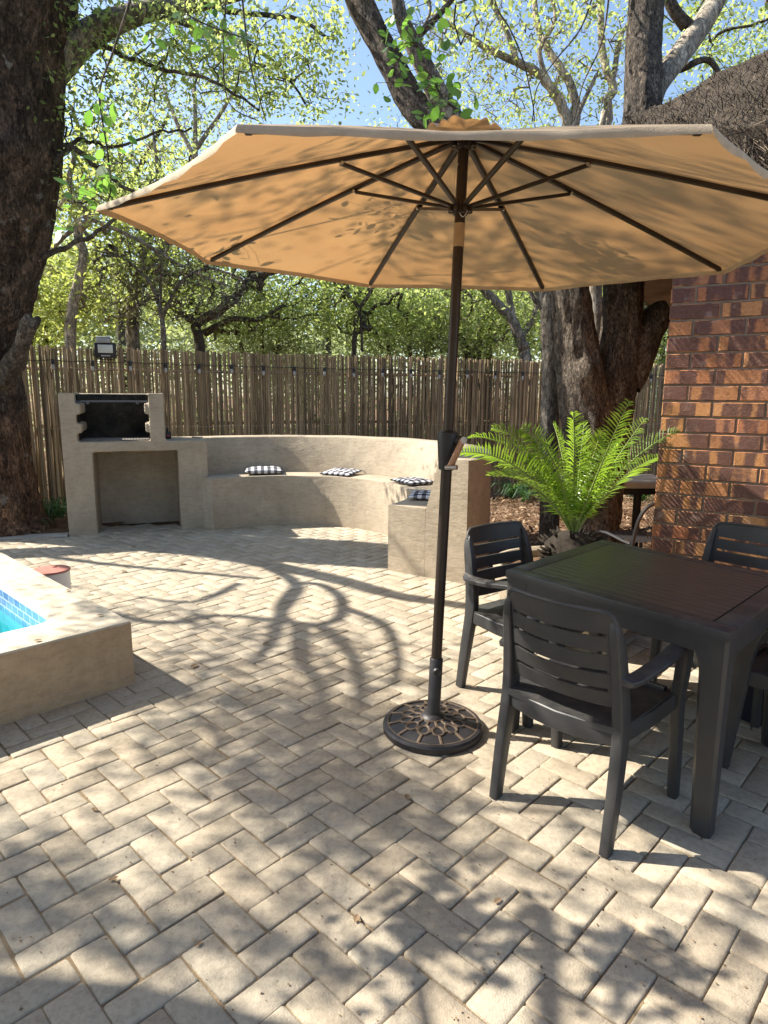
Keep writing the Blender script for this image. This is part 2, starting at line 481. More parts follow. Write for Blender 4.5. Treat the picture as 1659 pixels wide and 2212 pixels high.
def tag(o, label=None, cat=None, group=None, kind=None):
    if label: o['label'] = label
    if cat: o['category'] = cat
    if group: o['group'] = group
    if kind: o['kind'] = kind
    return o


def empty(name, loc=(0, 0, 0), rz=0, label=None, cat=None, group=None):
    o = bpy.data.objects.new(name, None); COL.objects.link(o)
    o.location = loc; o.rotation_euler = (0, 0, rz); o.empty_display_size = .1
    return tag(o, label, cat, group)


def copy_tree(o, parent=None):
    c = o.copy(); COL.objects.link(c)
    if parent is not None: c.parent = parent
    for ch in [x for x in bpy.data.objects if x.parent == o]: copy_tree(ch, c)
    return c


def cat_rom(P, per=6):
    P = np.asarray(P, float)
    if len(P) < 3:
        t = np.linspace(0, 1, per + 1)[:, None]; return P[0] * (1 - t) + P[-1] * t
    Q = np.vstack([2 * P[0] - P[1], P, 2 * P[-1] - P[-2]]); out = []
    for i in range(1, len(Q) - 2):
        for t in np.linspace(0, 1, per, endpoint=False):
            out.append(.5 * (2 * Q[i] + (Q[i + 1] - Q[i - 1]) * t + (2 * Q[i - 1] - 5 * Q[i] + 4 * Q[i + 1] - Q[i + 2]) * t * t
                             + (3 * Q[i] - Q[i - 1] - 3 * Q[i + 1] + Q[i + 2]) * t ** 3))
    out.append(Q[-2]); return np.array(out)


# ------------------------------------------------------------------ ground
AX = np.array([math.cos(R(46.0)), math.sin(R(46.0))]); BX = np.array([-AX[1], AX[0]])
W = .1065
PO = np.array([-.698, 1.531])


def inside(p, poly):
    x, y = p; c = False
    for i in range(len(poly)):
        (x1, y1), (x2, y2) = poly[i], poly[i - 1]
        if (y1 > y) != (y2 > y) and x < (x2 - x1) * (y - y1) / (y2 - y1) + x1: c = not c
    return c


PAVE = [(-7, -2), (5, -2), (5, 2.35), (1.62, 3.97), (1.1, 4.35), (.85, 5.2), (.9, 7.3), (-1.3, 7.6), (-3.3, 7.35), (-3.3, 6.79), (-4.2, 6.52), (-7, 5.75)]
PC = np.array([-1.302, 3.222])      # pool block corner


def build_paving():
    g = .0014
    V = []; F = []; n = 0
    def ring(a0, a1, b0, b1, ins, z, cc):
        a0 += ins; a1 -= ins; b0 += ins; b1 -= ins
        return [(a0 + cc, b0, z), (a1 - cc, b0, z), (a1, b0 + cc, z), (a1, b1 - cc, z), (a1 - cc, b1, z), (a0 + cc, b1, z), (a0, b1 - cc, z), (a0, b0 + cc, z)]
    rr = random.Random(3)
    for j in range(-40, 40):
        for i in range(-60, 90):
            oa, ob = i + 2 * j, i - 2 * j
            for (a0, a1, b0, b1) in ((0, 2, -1, 0), (0, 1, 0, 2)):
                ca, cb = (oa + (a0 + a1) / 2) * W, (ob + (b0 + b1) / 2) * W
                p = PO + AX * ca + BX * cb
                if not (-6.6 < p[0] < 4.8 and -1.5 < p[1] < 7.6): continue
                q = p - PC; qa, qb = q @ AX, q @ BX
                if qa < -.12 and qb > .12: continue          # under the pool block
                if not inside(p, PAVE): continue
                near = p[1] < 5.6 and abs(p[0]) < p[1] * .75 + .5
                la, lb = (a1 - a0) * W / 2, (b1 - b0) * W / 2
                gj = g + rr.uniform(-.001, .0016)
                ex = rr.uniform(-.0025, .0025); ey = rr.uniform(-.0025, .0025)
                th = rr.gauss(0, .006); dz = max(-.0005, rr.gauss(.0006, .0015)); ta, tb = rr.gauss(0, .007), rr.gauss(0, .007)
                prof = ((0, -.035, .003), (0, -.007, .004), (.002, -.0022, .005), (.0062, 0, .008)) if near else ((0, -.02, .003), (0, -.006, .004), (.005, 0, .006))
                for ins, z, cc in prof:
                    for (u, v, zz) in ring(-la + gj, la - gj, -lb + gj, lb - gj, ins, z, cc):
                        jt = rr.uniform(-.0020, .0016)
                        u2 = u * math.cos(th) - v * math.sin(th) + ex + jt; v2 = u * math.sin(th) + v * math.cos(th) + ey + jt
                        P = p + AX * u2 + BX * v2
                        V.append((P[0], P[1], zz + dz + ta * u + tb * v))
                k = len(prof)
                for r_ in range(k - 1):
                    for s in range(8):
                        s2 = (s + 1) % 8
                        F.append((n + r_ * 8 + s, n + r_ * 8 + s2, n + r_ * 8 + 8 + s2, n + r_ * 8 + 8 + s))
                F.append(tuple(n + (k - 1) * 8 + s for s in range(8)))
                n += 8 * k
    me = bpy.data.meshes.new('paving'); me.from_pydata(V, [], F); me.materials.append(M['paver'])
    me.polygons.foreach_set('use_smooth', [True] * len(F)); me.set_sharp_from_angle(angle=R(50))
    o = bpy.data.objects.new('paving', me); COL.objects.link(o); tag(o, kind='structure')
    # sand the pavers are bedded in, gently uneven so that some joints are full and others open
    mb = MB()
    xs = np.linspace(-7, 5, 241); ys = np.linspace(-2, 7.7, 195)
    G = np.array([[(x, y, min(-.0030, -.0052 - .0035 * min(1, max(0, x + .3)) + .0062 * mnoise.noise(Vector((x * 2.3, y * 2.3, 3))) + .002 * mnoise.noise(Vector((x * 14, y * 14, 9))))) for x in xs] for y in ys])
    Vv = G.reshape(-1, 3); b = len(xs); Fq = []
    for i in range(len(ys) - 1):
        for j in range(len(xs) - 1):
            c = (G[i, j] + G[i + 1, j + 1]) / 2
            q = c[:2] - PC
            if q @ AX < -.1 and q @ BX > .1: continue
            if inside(c[:2], PAVE): Fq.append((i * b + j, i * b + j + 1, (i + 1) * b + j + 1, (i + 1) * b + j))
    mb.add(Vv, Fq); s = mb.build('joint_sand', M['sand']); tag(s, kind='structure')


build_paving()

mb = MB()                                            # bare earth out to the horizon
rad = [0.01, 2, 4, 6, 8, 10, 13, 17, 25, 40, 80, 200, 500]
G = np.array([[(r_ * math.cos(a), 5 + r_ * math.sin(a), -.045 - .0 + (.03 * mnoise.noise(Vector((r_ * math.cos(a), r_ * math.sin(a), 0))) if r_ > 9 else 0)) for a in np.linspace(0, 2 * math.pi, 97)] for r_ in rad])
# hole below the pool: keep the soil under it out of the basin by dropping nothing inside the tank (the tank floor stands above it)
mb.grid(G); o = mb.build('ground', M['soil']); tag(o, kind='structure')


# soil bed at the foot of the tree and bed behind the bench (raised a little, uneven)
def bed(name, poly, z0, amp):
    mb = MB(); xs = np.arange(min(p[0] for p in poly), max(p[0] for p in poly), .08); ys = np.arange(min(p[1] for p in poly), max(p[1] for p in poly), .08)
    G = np.array([[(x, y, z0 + amp * mnoise.fractal(Vector((x * 2.1, y * 2.1, 0)), 1, 2, 4)) for x in xs] for y in ys])
    b = len(xs); F = []
    for i in range(len(ys) - 1):
        for j in range(len(xs) - 1):
            if inside(((G[i, j] + G[i + 1, j + 1]) / 2)[:2], poly): F.append((i * b + j, i * b + j + 1, (i + 1) * b + j + 1, (i + 1) * b + j))
    mb.add(G.reshape(-1, 3), F); o = mb.build(name, M['soil'])
    tag(o, kind='structure')


bed('soil_bed', [(-7, 5.95), (-4.2, 6.70), (-3.2, 6.98), (-2.7, 9.2), (-7, 8.6)], -.005, .03)
bed('leafy_soil', [(1.0, 4.5), (1.7, 4.1), (3.2, 5.0), (6.5, 8), (7, 11.4), (-1, 10.2), (-3, 9), (-2.2, 8.3), (-.9, 8.5), (.3, 8.0), (.95, 7.0), (1.0, 5.3)], .0, .045)

mb = MB()                                             # flush concrete edging
for p, q in (((-3.37, 6.79), (-4.2, 6.545)), ((-4.2, 6.545), (-7, 5.76))):
    p = np.array(p); q = np.array(q); d = (q - p) / np.linalg.norm(q - p); nrm = np.array([d[1], -d[0]])
    if nrm[1] < 0: nrm = -nrm
    a0, b0, c0, d0 = p, q, q + nrm * .14, p + nrm * .14
    z = .012
    mb.add([(*a0, -.05), (*b0, -.05), (*c0, -.05), (*d0, -.05), (*a0, z), (*b0, z), (*c0, z), (*d0, z)], [(4, 7, 6, 5), (0, 1, 5, 4), (1, 2, 6, 5), (2, 3, 7, 6), (3, 0, 4, 7)])
o = mb.build('kerb', M['concrete'], smooth=False); tag(o, kind='structure')

# ------------------------------------------------------------------ pool
POOLH = .332


def pl(a, b, z): return np.array([*(PC + AX * a + BX * b), z])


pool = empty('swimming_pool', (*PC, 0), 0, 'raised pool block with cream plaster sides and wide coping on the left', 'pool')
LA, LB, CW = 3.4, 2.6, .285


def rrect(a0, a1, b0, b1, r, n=6):
    out = []
    for (ca, cb, s) in ((a1 - r, b0 + r, -90), (a1 - r, b1 - r, 0), (a0 + r, b1 - r, 90), (a0 + r, b0 + r, 180)):
        for t in range(n + 1):
            an = R(s + 90 * t / n); out.append((ca + r * math.cos(an), cb + r * math.sin(an)))
    return out


outer = rrect(-LA, 0, 0, LB, .012); inner = rrect(-LA + CW, -CW, CW + .02, LB - CW, .09)
mb = MB()                                            # walls of the block
n = len(outer)
V = [pl(a, b, -.05) for a, b in outer] + [pl(a, b, POOLH - .0) for a, b in outer]
mb.add(V, [(i, (i + 1) % n, n + (i + 1) % n, n + i) for i in range(n)])
mb.build('wall', M['pool_wall'], pool, (*PC, 0))
mb = MB()                                            # coping with a rounded inner lip
o1 = rrect(-LA + .006, -.006, .006, LB - .006, .012)
in1 = rrect(-LA + CW - .02, -CW + .02, CW, LB - CW + .02, .11)
V = [pl(a, b, POOLH) for a, b in outer] + [pl(a, b, POOLH + .008) for a, b in o1] + [pl(a, b, POOLH + .008) for a, b in in1] + [pl(a, b, POOLH - .006) for a, b in inner]
mb.add(V, [(k * n + i, k * n + (i + 1) % n, (k + 1) * n + (i + 1) % n, (k + 1) * n + i) for k in range(3) for i in range(n)])
mb.build('coping', M['coping'], pool, (*PC, 0))
mb = MB()
V = [pl(a, b, POOLH - .006) for a, b in inner] + [pl(a, b, POOLH - .156) for a, b in inner]
mb.add(V, [(i, n + i, n + (i + 1) % n, (i + 1) % n) for i in range(n)])
tb = mb.build('tile_band', M['tile'], pool, (*PC, 0))
uv = tb.data.uv_layers.new(name='UVMap'); per = [0]
for i in range(n): per.append(per[-1] + math.dist(inner[i], inner[(i + 1) % n]))
for f in tb.data.polygons:
    i = f.index
    for li in f.loop_indices:
        vi = tb.data.loops[li].vertex_index
        top = vi < n; s = per[i] if (vi % n) == i else per[i + 1]
        uv.data[li].uv = (s, .15 if top else 0)
mb = MB()
V = [pl(a, b, POOLH - .156) for a, b in inner] + [pl(a, b, -.04) for a, b in inner]
mb.add(V, [(i, n + i, n + (i + 1) % n, (i + 1) % n) for i in range(n)] + [tuple(range(n, 2 * n))])
mb.build('basin', M['poolpaint'], pool, (*PC, 0))
mb = MB(); mb.add([pl(a, b, POOLH - .115) for a, b in rrect(-LA + CW + .002, -CW - .002, CW + .022, LB - CW - .002, .088)], [tuple(range(n))])
o = mb.build('water', M['water']); tag(o, kind='structure')

pp = pl(.127, 1.5, 0)
t = empty('skimmer_pipe', tuple(pp), 0, 'short white pipe with a faded red round lid beside the pool coping', 'pipe')
mb = MB(); mb.lathe([(.117, 0), (.117, .289), (.113, .292)], 40); mb.build('pipe_body', M['white'], t)
mb = MB(); mb.lathe([(.121, .293), (.123, .298), (.119, .305), (.06, .306), (.02, .306)], 40)
mb.lathe([(.016, .307), (.014, .313), (.006, .315)], 12, (0, .05, 0)); mb.build('lid', M['pink'], t)

# ------------------------------------------------------------------ braai
BANG = R(20); BO = np.array([-3.36, 6.815]); BU = np.array([math.cos(BANG), math.sin(BANG)]); BV = np.array([-BU[1], BU[0]])
braai = empty('barbecue', (*BO, 0), BANG, 'plastered outdoor barbecue with sooty open firebox and counter by the stick fence', 'barbecue')
mb = MB()


def bb(x0, x1, y0, y1, z0, z1, m=mb): m.box(((x0 + x1) / 2, (y0 + y1) / 2, (z0 + z1) / 2), (x1 - x0, y1 - y0, z1 - z0))


BD = .76
bb(0, .285, 0, BD, -.04, .90); bb(1.15, 1.466, 0, BD, -.04, .90); bb(.25, 1.2, BD - .1, BD, -.04, .90)
bb(0, 1.466, 0, BD, .88, .99)
bb(0, .15, 0, BD, .97, 1.5); bb(.875, 1.03, 0, BD, .97, 1.5); bb(.1, .92, BD - .1, BD, .97, 1.498)
for z0, z1 in ((1.28, 1.39), (1.085, 1.18)):
    bb(.13, .198, .0, BD - .05, z0, z1); bb(.83, .895, .03, BD - .05, z0, z1)
body = mb.build('body', M['plaster'], braai)
rm = body.modifiers.new('round', 'REMESH'); rm.mode = 'VOXEL'; rm.voxel_size = .0125; rm.use_smooth_shade = True
sm = body.modifiers.new('soft', 'SMOOTH'); sm.factor = .5; sm.iterations = 3
tx = bpy.data.textures.new('plaster_lumps', 'CLOUDS'); tx.noise_scale = .16; tx.noise_depth = 2
dm = body.modifiers.new('lumps', 'DISPLACE'); dm.texture = tx; dm.strength = .012; dm.mid_level = .5
mb = MB(); mb.box((.512, BD - .112, 1.235), (.72, .012, .50)); mb.build('firebox_back', M['soot'], braai)
mb = MB(); mb.box((.512, .36, .9975), (.70, .44, .006)); mb.build('hearth_ash', simple('grey_ash', (.20, .18, .16), .95, var=.5, scale=12, bump=.8), braai)
for x, s in ((.158, 1), (.868, -1)):
    for z0, z1 in ((1.0, 1.078), (1.19, 1.272), (1.40, 1.485)):
        mb = MB(); mb.box((x, .36, (z0 + z1) / 2), (.008, .42, z1 - z0)); mb.build('firebox_side', M['soot'], braai)
gr = MB()
for x in np.linspace(.20, .83, 22): gr.tube([(x, .06, 1.405), (x, .54, 1.405)], .004, 6)
for y in (.06, .3, .54): gr.tube([(.14, y, 1.411), (.885, y, 1.411)], .007, 8)
for x in (.27, .76): gr.tube([(x, .035, 1.400), (x, .06, 1.400)], .017, 12)
gr.build('grill_grid', simple('greasy_steel', (.10, .10, .11), .4, .8), braai)
# small black thing on the counter
p = BO + BU * 1.06 + BV * .30
t = empty('portable_radio', (*p, .995), BANG, 'small black box with a red mark on the barbecue counter', 'radio')
mb = MB(); mb.box((0, 0, .042), (.075, .12, .078), bev=.012); mb.build('radio_body', M['plastic_dark'], t)
mb = MB(); mb.tube([(0, -.045, .078), (0, -.045, .108), (0, .0, .125), (0, .045, .108), (0, .045, .078)], .008, 8); mb.build('handle', M['plastic_dark'], t)
mb = MB(); mb.box((.006, -.0615, .038), (.03, .004, .018)); mb.build('mark', M['red'], t)

# ------------------------------------------------------------------ curved bench
BC = np.array([-1.03, 6.2])
bench = empty('curved_bench', (*BC, 0), 0, 'long curved plastered bench with high backrest in front of the stick fence', 'bench')
A0, A1 = R(-33.5), R(128.5)


def sweep(prof, n=70, A1=A1):
    mb = MB(); k = len(prof)
    V = []
    for a in np.linspace(A0, A1, n):
        w = .006 * mnoise.noise(Vector((a * 3, 1, 0)))
        for r_, z in prof: V.append(((r_ + w) * math.cos(a), (r_ + w) * math.sin(a), z + .004 * mnoise.noise(Vector((a * 5, z, 2)))))
    F = [(i * k + j, (i + 1) * k + j, (i + 1) * k + (j + 1) % k, i * k + (j + 1) % k) for i in range(n - 1) for j in range(k)]
    F += [tuple(range(k)), tuple((n - 1) * k + j for j in range(k - 1, -1, -1))]
    mb.add(V, F); return mb


def rp(prof, r_=.014):
    out = []
    k = len(prof)
    for i in range(k):
        p = np.array(prof[i], float); a = np.array(prof[i - 1], float) - p; b = np.array(prof[(i + 1) % k], float) - p
        a /= np.linalg.norm(a); b /= np.linalg.norm(b)
        if p[1] < .1: out.append(tuple(p)); continue
        for t in (0, .5, 1):
            q = p + a * r_ * (1 - t) + b * r_ * t + (a + b) * r_ * (-.0 if t != .5 else .0) * 0
            if t == .5: q = p + (a + b) * r_ * .29
            out.append(tuple(q))
    return out


sweep(rp([(1.28, -.04), (1.645, -.04), (1.645, .58), (1.28, .58)]), A1=R(133)).build('seat', M['plaster'], bench)
sweep(rp([(1.647, -.04), (2.025, -.04), (2.025, 1.0), (1.765, 1.0), (1.647, .56)])).build('backrest', M['plaster'], bench)


def cushion(name, px, py, rz, label, tilt=0, sx=.40, sy=.33, th=.075, z=.585):
    c = np.array([BC[0] + 1.465 * math.cos(R(py)), BC[1] + 1.465 * math.sin(R(py)), 0]); rz = R(py - 90) + rz
    mb = MB(); nu = 22
    us = np.sin(np.linspace(-math.pi / 2, math.pi / 2, nu))
    def surf(s):
        G = np.zeros((nu, nu, 3))
        for i, u in enumerate(us):
            for j, v in enumerate(us):
                e = ((1 - abs(u) ** 3.2) * (1 - abs(v) ** 3.2)) ** .5
                pin = 1 - .05 * (1 - abs(u) ** 2) * abs(v) - .0
                tuft = 1 - .35 * math.exp(-((u * 3) ** 2 + (v * 3) ** 2) * 1.5)
                G[i, j] = (u * sx / 2 * (1 - .05 * (1 - v * v)), v * sy / 2 * (1 - .05 * (1 - u * u)), s * e * th / 2 * tuft + .006 * mnoise.noise(Vector((u * 3 + px, v * 3, s))) * e)
        return G
    mb.grid(surf(1)); mb.grid(surf(-1)[:, ::-1])
    for kx in (-1, 1):
        mb.tube([(kx * sx * .46, sy * .47, 0), (kx * sx * .5, sy * .56, -.01), (kx * sx * .47, sy * .66, -.03)], .004, 5)
    o = mb.build(name, M['gingham'], angle=0)
    o.location = (c[0], c[1], z + th / 2 - .004); o.rotation_euler = (tilt, 0, rz)
    return tag(o, label, 'cushion', 'checked cushions on the curved bench')


cushion('seat_cushion', 571, 105, R(-4), 'black and white check cushion nearest the barbecue on the curved bench', th=.085, sx=.44, sy=.31)
cushion('seat_cushion', 738, 69, R(-7), 'slightly twisted black and white check cushion at the middle of the bench', R(5), th=.06)
cushion('seat_cushion', 893, 25, R(5), 'black and white check cushion where the bench curves, just behind the umbrella pole', th=.06)
cushion('seat_cushion', 912, -14, R(6), 'folded striped looking check cushion on the near end of the bench', th=.06, sx=.36, sy=.32)

# ------------------------------------------------------------------ stick fence with lights
FP = cat_rom([(-9, 7.6), (-7, 7.75), (-4.2, 8.22), (-2.2, 9.2), (0, 9.95), (2.2, 10.35), (5, 10.9), (9, 11.5)], 30)
seg = np.linalg.norm(np.diff(FP, axis=0), axis=1); cum = np.concatenate([[0], np.cumsum(seg)])


def fpos(s, off=0.0):
    x = np.interp(s, cum, FP[:, 0]); y = np.interp(s, cum, FP[:, 1])
    x2 = np.interp(s + .05, cum, FP[:, 0]); y2 = np.interp(s + .05, cum, FP[:, 1])
    d = np.array([x2 - x, y2 - y]); d /= np.linalg.norm(d) + 1e-9
    return np.array([x + d[1] * off, y - d[0] * off]), d


fence = empty('stick_fence', (0, 9.95, 0), 0, 'tall fence of weathered upright sticks behind the bench and barbecue', 'fence')
mb = MB(); s = 0.0; rr = random.Random(5)
while s < cum[-1] - .1:
    p, d = fpos(s, rr.uniform(-.022, .022)); r_ = rr.uniform(.0125, .021)
    htop = 2.06 - .012 * max(0, p[0]) + rr.gauss(0, .010) + (.04 if rr.random() < .012 else 0)
    ln = rr.gauss(0, .0035); pts = []
    for z in (-.1, .5, 1.05, 1.6, htop):
        w = rr.gauss(0, .0028)
        pts.append((p[0] + d[0] * (ln * z + w), p[1] + d[1] * (ln * z + w) + rr.gauss(0, .004), z))
    mb.tube(pts, [r_ * 1.08, r_, r_ * rr.uniform(.85, 1.05), r_ * .95, r_ * .85], 7)
    s += r_ * 1.72 + (rr.uniform(-.004, .002) if rr.random() < .84 else rr.uniform(.002, .009))
mb.build('stick_screen', M['stick'], fence, (0, 9.95, 0), angle=60)
mb = MB()
for z in (.35, 1.1, 1.80):
    mb.tube([(*fpos(q, -.055)[0], z) for q in np.linspace(.1, cum[-1] - .3, 90)], .022, 7)
mb.build('fence_rail', M['stick'], fence, (0, 9.95, 0))
mb = MB()
for z in (1.80, 1.06):
    mb.tube([(*fpos(q, .028)[0], z + .006 * math.sin(q * 9)) for q in np.linspace(.1, cum[-1] - .3, 200)], .0022, 5)
mb.build('binding_wire', M['steel'], fence, (0, 9.95, 0))

lights = empty('string_light', (0, 9.9, 1.85), 0, 'black cable of small clear bulbs strung along the stick fence', 'string lights')
ss = np.arange(3.2, cum[-1] - 1.5, .44)
cab = []
for a, b in zip(ss[:-1], ss[1:]):
    for t in (0, .25, .5, .75):
        q = a + (b - a) * t
        cab.append((*fpos(q, .045)[0], 1.93 - .006 * q - .015 * math.sin(math.pi * t)))
mb = MB(); mb.tube(cab, .0045, 5); mb.build('cable', M['plastic_dark'], lights, (0, 9.9, 1.85))
for i, q in enumerate(ss):
    p = np.array([*fpos(q, .05)[0], 1.93 - .006 * q + .008 * math.sin(i * 2.3)])
    mb = MB(); mb.lathe([(.0, -.125), (.014, -.122), (.019, -.10), (.018, -.08), (.014, -.05)], 12, p)
    bulb = mb.build('bulb', M['glass'], lights, (0, 9.9, 1.85), angle=0)
    mb = MB(); mb.lathe([(.02, -.055), (.022, -.02), (.015, .005)], 10, p)
    mb.build('socket', M['plastic_dark'], bulb, (0, 9.9, 1.85))

# solar flood light on the fence
p = at(228, 757, 8.42); t = empty('solar_floodlight', tuple(p), R(18), 'black solar floodlight with small white panel fixed on top of the fence', 'lamp'); t.scale = (.87, .87, .87)
mb = MB(); mb.box((0, 0, 0), (.29, .05, .215), bev=.012)
for x in np.linspace(-.11, .11, 9): mb.box((x, .036, 0), (.008, .025, .17))
mb.build('housing', M['plastic_dark'], t)
mb = MB(); mb.box((-.0, -.029, .022), (.20, .01, .115), bev=.004); mb.build('lens', M['lens'], t)
mb = MB()
for i, x in enumerate(np.linspace(-.055, .055, 9)): mb.box((x, -.0265, -.075), (.008, .002, .012 if i % 2 else .016))
mb.build('lettering', M['white'], t)
mb = MB(); mb.box((-.02, .01, .155), (.19, .11, .02), Matrix.Rotation(R(-38), 4, 'X'), bev=.004)
mb.box((-.02, -.045, .135), (.185, .02, .06), bev=.004); mb.build('solar_panel', M['panel'], t)
mb = MB(); mb.tube([(0, .03, -.05), (0, .06, .06), (0, .03, .15)], .012, 8); mb.tube([(-.15, 0, 0), (-.165, .0, -.05), (-.1, .045, -.12), (.1, .045, -.12), (.165, 0, -.05), (.15, 0, 0)], .008, 6)
mb.build('bracket', M['plastic_dark'], t)

# ------------------------------------------------------------------ umbrella
UB = np.array([.228, 2.755, 0]); UC = np.array([.296, 2.801, 2.111])
umb = empty('patio_umbrella', tuple(UB), 0, 'open tan patio umbrella with dark ribs and crank pole over the table', 'umbrella')
nv = np.array([.028, -.023, 1.]); nv /= np.linalg.norm(nv)
e1 = np.array([1., 0, 0]) - nv[0] * nv; e1 /= np.linalg.norm(e1); e2 = np.cross(nv, e1)
TIPS = [UC + 1.35 * (math.cos(R(242.006 - 45 * k)) * e1 + math.sin(R(242.006 - 45 * k)) * e2) for k in range(8)]
PEAK = UC + nv * .405
AXD = (PEAK - UB) / np.linalg.norm(PEAK - UB)


def ribpt(k, f):
    p = PEAK * (1 - f) + TIPS[k % 8] * f
    return p + nv * .009 * math.sin(math.pi * f)


mb = MB(); vb = MB(); NU, NV = 14, 20; f0 = .018
for k in range(8):
    G = np.zeros((NV, NU + 1, 3))
    for i in range(NV):
        f = f0 + (1.0 - f0) * i / (NV - 1)
        a, b = ribpt(k, f), ribpt(k + 1, f)
        for j in range(NU + 1):
            s_ = j / NU; bow = 4 * s_ * (1 - s_)
            q = a * (1 - s_) + b * s_
            cen = PEAK * (1 - f) + UC * f
            q = q - (q - cen) * (.030 * bow * f ** 3)                 # scalloped hem
            q = q - nv * (.026 * bow * f * (1.02 - f) * 2.0)           # cloth hollow between the ribs
            q = q + nv * (.005 * mnoise.noise(Vector((q[0] * 5, q[1] * 5, 0))) + .004 * f * mnoise.noise(Vector((s_ * 9 + k * 7, f * 1.5, 4)))) * bow
            G[i, j] = q
    mb.grid(G[:, ::-1])
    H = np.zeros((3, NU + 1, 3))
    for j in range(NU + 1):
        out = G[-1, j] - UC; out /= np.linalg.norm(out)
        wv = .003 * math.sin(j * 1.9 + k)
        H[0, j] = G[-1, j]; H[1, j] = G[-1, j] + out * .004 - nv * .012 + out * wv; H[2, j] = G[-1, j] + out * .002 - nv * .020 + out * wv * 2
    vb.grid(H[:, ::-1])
V = np.concatenate(mb.V)
can = mb.build('canopy', M['canopy'], umb, UB, angle=0)
vb.build('valance', simple('sunlit_tone_hem', (.52, .43, .305), .9, var=.15, scale=20, bump=.3), umb, UB, angle=0)  # hem lighter than the canopy: sunlight on it is put into the colour
bm = bmesh.new(); bm.from_mesh(can.data); bmesh.ops.remove_doubles(bm, verts=bm.verts, dist=.0006); bm.to_mesh(can.data); bm.free()
mb = MB(); G = np.zeros((9, 97, 3))
for i in range(9):
    f = i / 8
    for j in range(97):
        a = 2 * math.pi * j / 96; k8 = abs(math.cos(4 * (a - R(242))))
        r_ = (.0005 + .15 * f) * (.96 + .04 * k8)
        z = .014 - .020 * f + .008 * f * math.sin(j * .75 + math.sin(j * .31) * 2) * (1 if f > .4 else .3) + .012 * f * k8
        G[i, j] = PEAK + e1 * r_ * math.cos(a) + e2 * r_ * math.sin(a) + nv * z
mb.grid(G); mb.build('vent_cap', M['canopy'], umb, UB, angle=0)
HUBT = PEAK - AXD * .02; RUN = UB + AXD * 2.235
for k in range(8):
    rdir = TIPS[k] - PEAK; side = np.cross(nv, rdir); side /= np.linalg.norm(side)
    mb = MB()
    mb.tube([ribpt(k, f) - nv * (.017 - .004 * f) for f in np.linspace(.02, .97, 12)], 1, 8, sq=(.008, .0125), up=side)
    rib = mb.build('rib', M['bronze'], umb, UB)
    mb = MB(); e = TIPS[k] - nv * .014; mb.box(e * .972 + PEAK * .028 - nv * .002, (.018, .018, .012), bev=.003); mb.build('rib_end', M['bronze'], rib, UB)
    mb = MB(); j0 = ribpt(k, .365) - nv * .03
    st0 = RUN + (j0 - RUN) * .06
    mb.tube([st0, (st0 + j0) / 2, j0], 1, 8, sq=(.0065, .010), up=side)
    mb.build('strut', M['bronze'], umb, UB)
    mb = MB(); mb.tube([j0 - side * .016, j0 + side * .016], .0065, 8); mb.build('rivet', M['steel'], rib, UB)
mb = MB()
mb.tube([UB + AXD * .03, UB + AXD * 1.24], .0235, 20)
mb.tube([UB + AXD * 1.24, UB + AXD * 2.10], .0215, 20); mb.tube([UB + AXD * 2.175, PEAK - AXD * .012], .0215, 20)
mb.build('pole', M['bronze'], umb, UB)
mb = MB(); mb.tube([UB + AXD * 2.09, UB + AXD * 2.18], .0226, 20); mb.build('tilt_sleeve', M['label_tan'], umb, UB)
mb = MB()
for q0, r1, r2, h in ((RUN, .036, .030, .045), (HUBT - AXD * .02, .034, .040, .05)):
    mb = MB(); mb.tube([q0 - AXD * h * .5, q0 - AXD * h * .2, q0 + AXD * h * .5], [r1 * .8, r1, r2], 20)
    for k in range(8):
        a = R(242 - 45 * k); q = q0 + (e1 * math.cos(a) + e2 * math.sin(a)) * .040
        mb.box(q, (.02, .02, .026), Matrix.Rotation(a, 4, 'Z'), bev=.003)
    mb.build('hub', M['bronze'], umb, UB)
mb = MB()                                               # frayed pull cord on the pole
q = UB + AXD * 2.40
mb.tube(cat_rom([q + (-.02, -.02, 0), q + (-.035, -.03, -.05), q + (-.03, -.03, -.13), q + (.0, -.03, -.2), q + (.03, -.025, -.16)], 6), .0015, 5)
mb.build('loose_thread', M['white'], umb, UB)
cq = UB + AXD * 1.27
mb = MB(); mb.tube([cq + AXD * d for d in (-.085, -.08, -.02, .06, .075, .085)], [.024, .034, .040, .047, .043, .028], 20)
mb.tube([cq + (.02, -.01, .045), cq + (.06, -.035, .045)], .022, 16)
crank = mb.build('crank_housing', M['plastic_dark'], umb, UB)
mb = MB(); mb.tube([cq + (.058, -.05, .048), cq + (.035, -.065, .0), cq + (.005, -.075, -.06)], 1, 8, sq=(.007, .013))
hd = mb.build('crank_handle', M['copper'], crank, UB)
mb = MB(); mb.tube([cq + (.058, -.03, .048), cq + (.06, -.062, .048)], .014, 12); mb.build('crank_knob', M['steel'], crank, UB); mb = MB(); mb.tube([cq + (-.012, -.062, -.066), cq + (.032, -.09, -.062)], .0105, 12)
mb.build('crank_knob', M['steel'], crank, UB)

base = empty('umbrella_base', (UB[0], UB[1], 0), 0, 'round dark cast umbrella base with ring pattern standing on the pavers', 'umbrella stand')
mb = MB(); prof = [(.218, 0.0), (.226, .006), (.227, .028), (.220, .038), (.208, .041), (.200, .036)] + [(r_, .036 + .032 * (1 - (r_ / .2) ** 1.6)) for r_ in (.17, .13, .09, .06)]
mb.lathe(prof + [(.045, .078), (.036, .083), (.030, .083)], 72); mb.build('base_plate', M['iron'], base, angle=35)


def bz(r_): return .036 + .032 * (1 - (min(r_, .2) / .2) ** 1.6)


